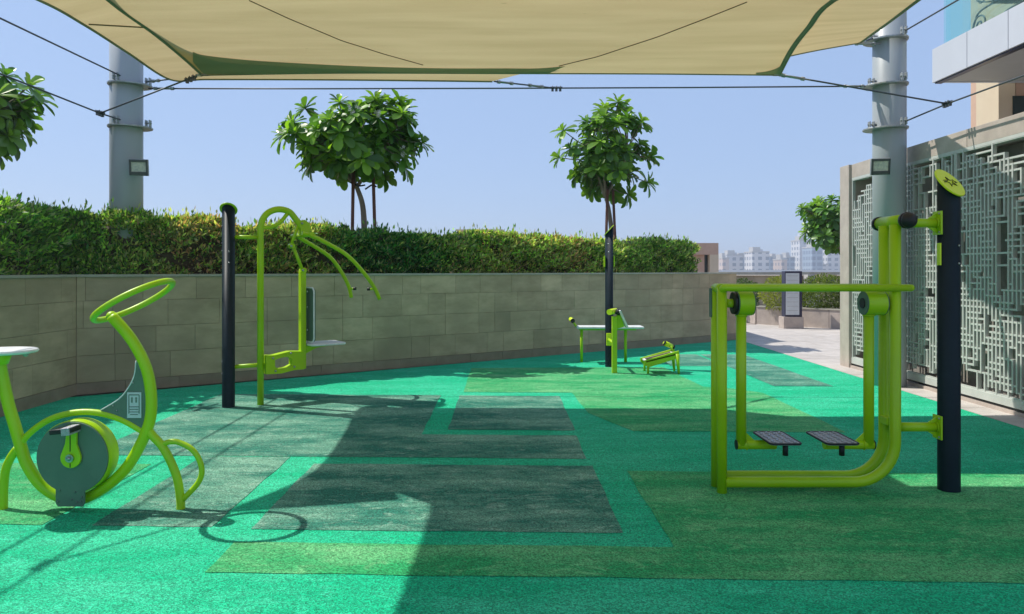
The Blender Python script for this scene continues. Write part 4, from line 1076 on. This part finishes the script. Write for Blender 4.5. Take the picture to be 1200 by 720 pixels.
# ------------------------------------------------------------------ station in the centre: bench, leg raise post, low incline step
def centre():
    # white flat bench
    D = 11.75; root = empty('sit_up_bench', (P(712,0,D).x,D,0), 'flat white exercise bench on two lime legs behind the central navy post', 'bench')
    z = P(0,383.5,D).z
    xa, xb = P(675,0,D).x, P(753,0,D).x; yw = .17
    MB().box(((xa+xb)/2, D, z), (xb-xa, .34, .035)).build('bench_board', WHITE, root, bevel=.012)
    MB().box(((xa+xb)/2-.03, D, z-.033), (xb-xa-.16, .10, .03)).build('board_rail', LIME, root, bevel=.004)
    for u in (681.5,733): MB().tube([(P(u,0,D).x,D,0),(P(u,0,D).x,D,z-.03)], .024, 12).build('leg', LIME, root)
    MB().tube([(xa+.03,D,z-.02),(xa-.01,D,z+.03),(xa-.05,D,z+.09)], .018, 10).build('roller_arm', LIME, root)
    MB().tube([(xa-.07,D-.19,z+.115),(xa-.07,D+.19,z+.115)], .035, 14).build('foot_roller', LIMEY, root)
    c = MB(); c.tube([(xa-.07,D-.2,z+.115),(xa-.07,D-.19,z+.115)], .036, 14); c.build('roller_cap', BLACK, root)
    # upright with slanted board
    D2 = 10.5; xc = P(720,0,D2).x
    root = empty('back_extension_stand', (xc,D2,0), 'narrow lime upright with slanted dark pad in front of the central navy post', 'exercise machine')
    zt = P(0,371,D2).z
    MB().box((xc,D2,zt/2), (.072,.07,zt)).build('upright', LIME, root, bevel=.006)
    MB().tube([P(714,366,D2-.1),P(722,364.5,D2+.12)], .042, 16).build('roller', LIMEY, root)
    MB().tube([P(722,364.5,D2+.0),P(727,367,D2+.0)], .045, 14).build('roller_cap', BLACK, root)
    a = P(724.5,364,D2); b = P(733.5,384,D2); d = (b-a).normalized(); n_ = V3((d.z,0,-d.x))
    MB().prism([a-V3((0,.15,0)), b-V3((0,.15,0)), b+n_*-.02-V3((0,.15,0)), a+n_*-.02-V3((0,.15,0))], (0,.3,0)).build('slanted_pad', WHITE, root)
    MB().prism([P(722,371,D2), P(726,366,D2), P(732,383,D2), P(722,386,D2)], (0,.05,0)).build('pad_bracket', LIME, root)
    MB().box(P(713.5,398,11.1), (.075,.03,.19)).build('wall_flange', LIMEY, root, bevel=.004)
    MB().tube([P(713.5,398,11.1), P(718.5,402,10.55)], .024, 10).build('link_arm', LIME, root)
    # low incline step
    D3 = 10.55; q = lambda u, v, d=D3: P(u,v,d)
    root = empty('incline_step', (q(775,0).x,D3,0), 'small low lime incline step with a foot roller right of the central navy post', 'exercise machine')
    for off in (-.15, .15):
        MB().prism([q(752.5,421.5)+V3((0,off,.0)), q(793,411.5)+V3((0,off,.02)), q(794,418)+V3((0,off,0)), q(757,429.5)+V3((0,off,0)), q(753,425.5)+V3((0,off,0))], (0,.03,0)).build('side_rail', LIME, root, bevel=.003)
    a = q(755,423.5); b = q(791,414.5); d = (b-a).normalized(); n_ = V3((-d.z,0,d.x))
    MB().prism([a-V3((0,.15,0)), b-V3((0,.15,0)), b+n_*.018-V3((0,.15,0)), a+n_*.018-V3((0,.15,0))], (0,.31,0)).build('step_board', WHITE, root)
    MB().prism([a+d*.03-V3((0,.1,0))+n_*.02, b-d*.05-V3((0,.1,0))+n_*.02, b-d*.05+n_*.024-V3((0,.1,0)), a+d*.03+n_*.024-V3((0,.1,0))], (0,.2,0)).build('grip_strip', TWIG, root)
    for (u, off) in ((757.5,-.13),(757.5,.15)): MB().tube([(q(u,0).x,D3+off,0),(q(u,0).x,D3+off,.16)], .017, 10).build('leg', LIME, root)
    for off in (-.14, .16): MB().tube([(q(793,0).x,D3+off,0),(q(791,0).x,D3+off,.29)], [.017,.03], 10).build('leg', LIME, root)
    MB().tube([q(788,412),q(786,406)], .018, 10).build('roller_arm', LIME, root)
    MB().tube([q(779,402.5,D3-.0),q(787,406,D3+.1)], .036, 14).build('foot_roller', LIMEY, root)
    c = MB(); c.tube([q(787,406,D3+.1),q(789,407,D3+.12)], .037, 14); c.tube([q(778,402,D3-.0),q(779,402.5,D3-.0)], .037, 14); c.build('roller_cap', BLACK, root)
centre()

# ------------------------------------------------------------------ balcony building on the right
def balcony():
    Db = 12.0; X = P(1094,0,Db).x; zb = P(0,97.5,Db).z; zt = P(0,58.5,Db).z
    root = empty('apartment_building', (X+2,13,0), 'cream apartment building with a projecting white balcony above the lattice wall', 'building')
    d = Db; w = .92
    MB().box((X+2.1, Db-3.6, (zb+zt)/2), (4.1, 7.1, zt-zb-.03)).build('balcony_slab', SOFF, root)
    k = 0
    while k < 8:
        MB().box((X-.0, d-w/2, (zb+zt)/2), (.05, w-.012, zt-zb)).build('fascia_panel', FASC, root, bevel=.002); d -= w; k += 1
    MB().box((X+2.1, Db-.03, (zb+zt)/2), (4.14, .05, zt-zb)).build('fascia_panel', FASC, root)
    MB().box((X+.06, Db-3.6, zb-.006), (.10, 7.15, .03)).build('drip_edge', FRAMEN, root)
    gl_x = X+.10; g0 = P(1105,0,1).x; Dg = gl_x/((1105-600)/FX)
    d = Db-.12
    for k in range(6):
        MB().box((gl_x, d-.53, zt+.55), (.016, 1.04, 1.1)).build('glass_panel', GLASS, root); d -= 1.06
    MB().box((X+2.0, Db-.1, zt+.55), (3.7, .016, 1.1)).build('glass_panel', GLASS, root)
    # body behind
    MB().box((P(1151,0,12.6).x+.16,12.6,2.75), (.34,.3,5.3)).build('corner_pilaster', CREAM, root)
    MB().box((P(1172,0,12.3).x,12.3,2.75), (.28,.34,5.3)).build('corner_pilaster', CREAM, root)
    MB().box((P(1156,0,12.6).x+.18,12.75,2.75), (.3,.2,5.3)).build('recess_wall', TAN, root)
    MB().box((P(1181,0,12.4).x+1.9,12.8,4.5), (3.8,1.2,9)).build('wall', TAN, root)
    MB().box((P(1181,0,12.1).x+1.0,12.14,3.3), (1.8,.06,2.2)).build('window_pane', DGLASS, root)
    MB().box((X+3.4, 9.0, 6.5), (1.4, 7, 3)).build('upper_wall', CREAM, root)
    # scrolled iron bench on the balcony
    b = empty('iron_bench', (X+.55,10.6,zt), 'wrought iron bench with scrolled ends behind the balcony glass', 'bench')
    def sp(c, r, turns, s, x):
        return [V3((x, c[0]+s*r*(1-.85*t)*math.cos(2*PI*turns*t), c[1]+r*(1-.85*t)*math.sin(2*PI*turns*t))) for t in [k/40 for k in range(41)]]
    m = MB(); zf = zt+.02
    for xo in (X+.35, X+.75):
        y_ = 11.35
        m.tube(sp((y_,zf+.17), .17, 1.6, 1, xo), .014, 6)
        m.tube(smooth([V3((xo,y_+.17,zf+.17)),V3((xo,y_+.05,zf+.36)),V3((xo,y_-.25,zf+.40)),V3((xo,y_-.8,zf+.38)),V3((xo,y_-1.3,zf+.45))],6), .016, 6)
        m.tube(sp((y_-.05,zf+.58), .13, 1.5, -1, xo), .012, 6)
        m.tube(smooth([V3((xo,y_+.08,zf+.58)),V3((xo,y_-.2,zf+.46)),V3((xo,y_-.5,zf+.42))],6), .012, 6)
    m.build('scroll_end', IRON, b)
    for k in range(10):
        MB().tube([(X+.33+.05*k, 11.05, zf+.40),(X+.33+.05*k, 10.0, zf+.42)], .014, 6).build('slat', IRON, b)
    m = MB()
    for k in range(6):
        yy = 10.9-.18*k; m.tube(smooth([V3((X+.33,yy,zf+.42)),V3((X+.3,yy,zf+.6)),V3((X+.3,yy-.1,zf+.75))],4), .010, 5)
    m.tube([(X+.3,11.0,zf+.62),(X+.3,9.9,zf+.80)], .014, 6); m.build('armrest_bars', IRON, b)
balcony()

# ------------------------------------------------------------------ plaza planter, totem, parapet, small buildings
def plaza():
    a = V3((6.71,19.9,0)); b = V3((12.2,13.8,0)); d = (b-a).normalized(); n_ = V3((d.y,-d.x,0)); n_ = n_ if n_.y < 0 else -n_
    ang = math.atan2(d.y,d.x); Rz = Matrix.Rotation(ang,3,'Z')
    root = empty('low_planter', a, 'low beige stone planter beyond the lattice wall holding bushes', 'planter')
    L_ = (b-a).length; s = 0; me = None; w = 1.0
    k = 0
    while s < L_-.1:
        c = a+d*(s+w/2)+V3((0,0,.235))
        MB().box(c-n_*.1, (w-.01,.2,.47), Rz).build('stone_block', STONE, root, bevel=.004)
        MB().box(a+d*(s+w/2)+V3((0,0,.485))-n_*.1, (w-.006,.24,.03), Rz).build('coping_stone', COPE, root); s += w
    MB().box(a+V3((0,.8,.235))+d*.1, (.2,1.4,.47)).build('stone_block', STONE, root)
    MB().add([a-n_*.2+V3((0,0,.42)), b-n_*.2+V3((0,0,.42)), b-n_*4+V3((0,0,.42)), a-n_*2.0+V3((0,0,.42))], [(0,1,2,3)]).build('soil_bed', SOIL, root)
    # bushes
    def bush(c, rad, n, tint, label, var=.3, nm='round_bush'):
        v = rng.normal(size=(n,3)); v /= np.linalg.norm(v,axis=1,keepdims=True); q = rng.random(n)**.25
        lump = 1+.12*np.sin(v[:,0]*6+c[0])*np.cos(v[:,2]*5)
        p = np.array(c)[None]+v*np.array(rad)[None]*(q*lump)[:,None]; p = p[p[:,2] > c[2]-rad[2]*.75]; n = len(p)
        dr = (p-np.array(c))/np.array(rad)+rng.normal(size=(n,3))*.5+np.array([0,0,.5])
        o = leafmesh(nm, p, dr, rng.uniform(.05,.09,n), rng.uniform(.025,.045,n), np.array(tint)[None]*rng.uniform(1-var,1+var,(n,1))*np.ones((n,3)), LEAFV)
        o.name = nm; tag(setorigin(o), label, 'bush', 'bushes in the low stone planter')
        return o
    bush((7.25,19.6,.82), (.5,.45,.5), 2600, (.22,.25,.03), 'yellow-green bush left of the information totem')
    bush((8.2,19.0,.86), (.62,.5,.5), 4000, (.12,.17,.025), 'green bush right of the information totem')
    bush((9.0,18.5,.88), (.6,.55,.5), 4000, (.13,.18,.03), 'green bush at the edge of the lattice wall pier')
    bush((9.9,17.6,.88), (.6,.55,.5), 3000, (.1,.16,.03), 'green bush hidden behind the lattice wall pier')
    bush((6.65,20.9,.65), (.45,.5,.6), 2500, (.05,.1,.02), 'dark green bush at the far corner by the low planter')
    # totem
    tx0, tx1 = P(921,0,18.35).x, P(939,0,18.35).x; Dt = 18.4
    t = empty('information_totem', ((tx0+tx1)/2,Dt,0), 'upright grey information totem with navy frame in front of the bushes', 'sign')
    zb, ztp = P(0,371.5,Dt).z, P(0,318,Dt).z
    rot = Matrix.Rotation(math.radians(0),3,'Z')
    MB().box(((tx0+tx1)/2+.02,Dt+.12,(zb+ztp)/2), (tx1-tx0+.05,.24,ztp-zb)).build('casing', FRAMEN, t, bevel=.01)
    MB().box(((tx0+tx1)/2-.01,Dt-.005,(zb+ztp)/2), (tx1-tx0-.05,.012,ztp-zb-.1)).build('display_face', PANELW, t)
    ln = MB()
    for k in range(9): ln.box(((tx0+tx1)/2-.01,Dt-.0125,ztp-.12-.11*k), (tx1-tx0-.12,.003,.008))
    ln.build('printed_lines', GALV, t)
    MB().box(((tx0+tx1)/2+.01,Dt+.14,zb/2), (tx1-tx0+.12,.36,zb-.002)).build('stone_plinth', STONE, t, bevel=.006)
plaza()
def parapet():
    root = empty('parapet_wall', (12,26,0), 'grey tiled parapet with cream coping at the far end of the plaza', 'wall')
    z = P(0,319,26).z; x0 = P(840,0,26).x
    d = 0
    w = 1.3; x = x0
    while x < 24:
        for r_ in range(3): MB().box((x+w/2,26,(z-.12)*(r_+.5)/3), (w-.01,.2,(z-.12)/3-.008)).build('wall_tile', TILE, root)
        MB().box((x+w/2,25.97,z-.05), (w-.005,.34,.10)).build('coping_stone', COPE, root); x += w
    for (u0,u1) in ((944,955),(958,981)):
        a = P(u0,322,25.6); b = P(u1,333,25.6)
        r = empty('roof_skylight', ((a.x+b.x)/2,25.4,0), 'grey %s skylight hood against the far parapet' % ('narrow' if u0 == 944 else 'wide'), 'skylight')
        MB().prism([(a.x,25.4,0),(b.x+.25,25.4,0),(b.x-.1,25.4,a.z),(a.x,25.4,a.z)], (0,.4,0)).build('hood', SOFF if u0 == 944 else TILE, r)
        MB().box(((a.x+b.x)/2,25.39,a.z-.4), ((b.x-a.x)*.6,.02,.5)).build('hood_pane', DGLASS, r)
    # tan roof structures
    D = 30
    r = empty('stair_house', (P(826,0,D).x,D,0), 'small tan roof building at the right end of the hedge', 'building')
    xa, xb = P(780,0,D).x, P(842,0,D).x; zt = P(0,285,D).z
    MB().box(((xa+xb)/2,D+1.5,zt-.24), (xb-xa,3,.48)).build('roof_beam', TAN, r)
    MB().box((P(837,0,D).x,D+1.5,(zt-.48)/2), (.36,3,zt-.48)).build('wall', CREAM, r)
    MB().box((P(810,0,D).x,D+1.6,(zt-.48)/2), (1.2,2.8,zt-.48)).build('wall', TAN, r)
    MB().box((P(827.5,0,D).x,D+.4,(zt-.48)/2), (.36,.1,zt-.5)).build('window_pane', DGLASS, r)
    r = empty('low_roof_building', (P(560,0,D).x,D,0), 'low tan roofline just showing above the hedge in the centre', 'building')
    xa, xb = P(536,0,D).x, P(588,0,D).x; zt = P(0,271,D).z
    MB().box(((xa+xb)/2,D+1.5,zt/2), (xb-xa,3,zt)).build('wall', TAN, r); MB().box(((xa+xb)/2,D+1.5,zt+.03), (xb-xa+.1,3.1,.08)).build('roof_edge', CREAM, r)
    MB().box(((xa+xb)/2-.3,D-.02,zt-.7), (.6,.04,.5)).build('window_pane', DGLASS, r)
parapet()
def skyline():
    G1 = facade('white_tower_facade', (.62,.62,.64), (.16,.2,.27), 4.2, 3.4, .5, .55)
    G2 = facade('blue_glass_facade', (.3,.38,.48), (.14,.2,.3), 3.6, 3.4, .75, .6)
    G3 = facade('pink_beige_facade', (.52,.42,.38), (.2,.2,.24), 4.6, 3.6, .45, .5)
    D = 420; px = D/FX
    data = [(843,850,303.5,G3,'squat beige block at the left end of the skyline'),(848,866,300,G1,'pale block with blue windows at the left of the skyline'),(861,876,303,G2,'blue glass block beside the pale left block'),
            (877,896,296.5,G1,'white block with stepped roof in the middle of the skyline'),(896,901,302,G2,'thin blue block right of the stepped white block'),(901,910,303.5,G3,'pinkish block in the middle of the skyline'),
            (911,917,305,G3,'short pink block beside the dark blue block'),(917,926,302.5,G2,'dark blue block left of the tall tower'),(932,946,283,G1,'tallest white tower with a stepped crown'),
            (946,958,291,G2,'blue-grey half of the tall tower'),(956,965,311,G1,'low white block between the two towers'),(964,986,293,G1,'broad white tower behind the right tree')]
    for i,(u0,u1,v,m,lab) in enumerate(data):
        d = D+random.uniform(-8,8)+((i%3)*14); x0, x1 = P(u0,0,d).x, P(u1,0,d).x; zt = P(0,v,d).z
        r = empty('far_tower', ((x0+x1)/2,d,0), lab, 'tower', 'buildings of the far skyline')
        o = MB().box((0,0,zt/2), (x1-x0,14,zt)).build('facade', m); o.parent = r
        MB().box(((x0+x1)/2,d,zt+.35), (x1-x0+.5,14.4,.7)).build('roof_slab', SOFF, r)
        w_ = (x1-x0)
        MB().box(((x0+x1)/2-w_*.12,d,zt+1.9), (w_*.45,7,2.6)).build('roof_plant', SOFF, r)
        MB().box(((x0+x1)/2+w_*.22,d,zt+1.3), (w_*.16,5,1.3)).build('stair_head', FASC, r)
        if u0 == 932: MB().box(((x0+x1)/2,d,zt+4.0), (w_*.3,6,2)).build('crown', FASC, r); MB().box(((x0+x1)/2,d,zt+6.4), (.3,.3,3)).build('mast', GALV, r)
    o = MB().box((P(915,0,380).x,380,.4), (75,8,1.6)).build('viaduct', FASC); tag(setorigin(o), 'low pale viaduct strip below the skyline towers', 'viaduct')
skyline()
# ------------------------------------------------------------------ haze
def haze():
    m = bpy.data.materials.new('pale_haze'); m.use_nodes = True; N = m.node_tree.nodes; L = m.node_tree.links; N.remove(N['Principled BSDF'])
    v = N.new('ShaderNodeVolumePrincipled'); v.inputs['Color'].default_value = (.86,.92,1,1); v.inputs['Density'].default_value = .0012; v.inputs['Anisotropy'].default_value = .2
    L.new(v.outputs[0], N['Material Output'].inputs['Volume'])
    o = MB().box((0,2090,12.45), (6100,4900,27.1)).build('haze', m); o['kind'] = 'stuff'
    o.visible_shadow = True
USE_HAZE = True
if USE_HAZE: haze()
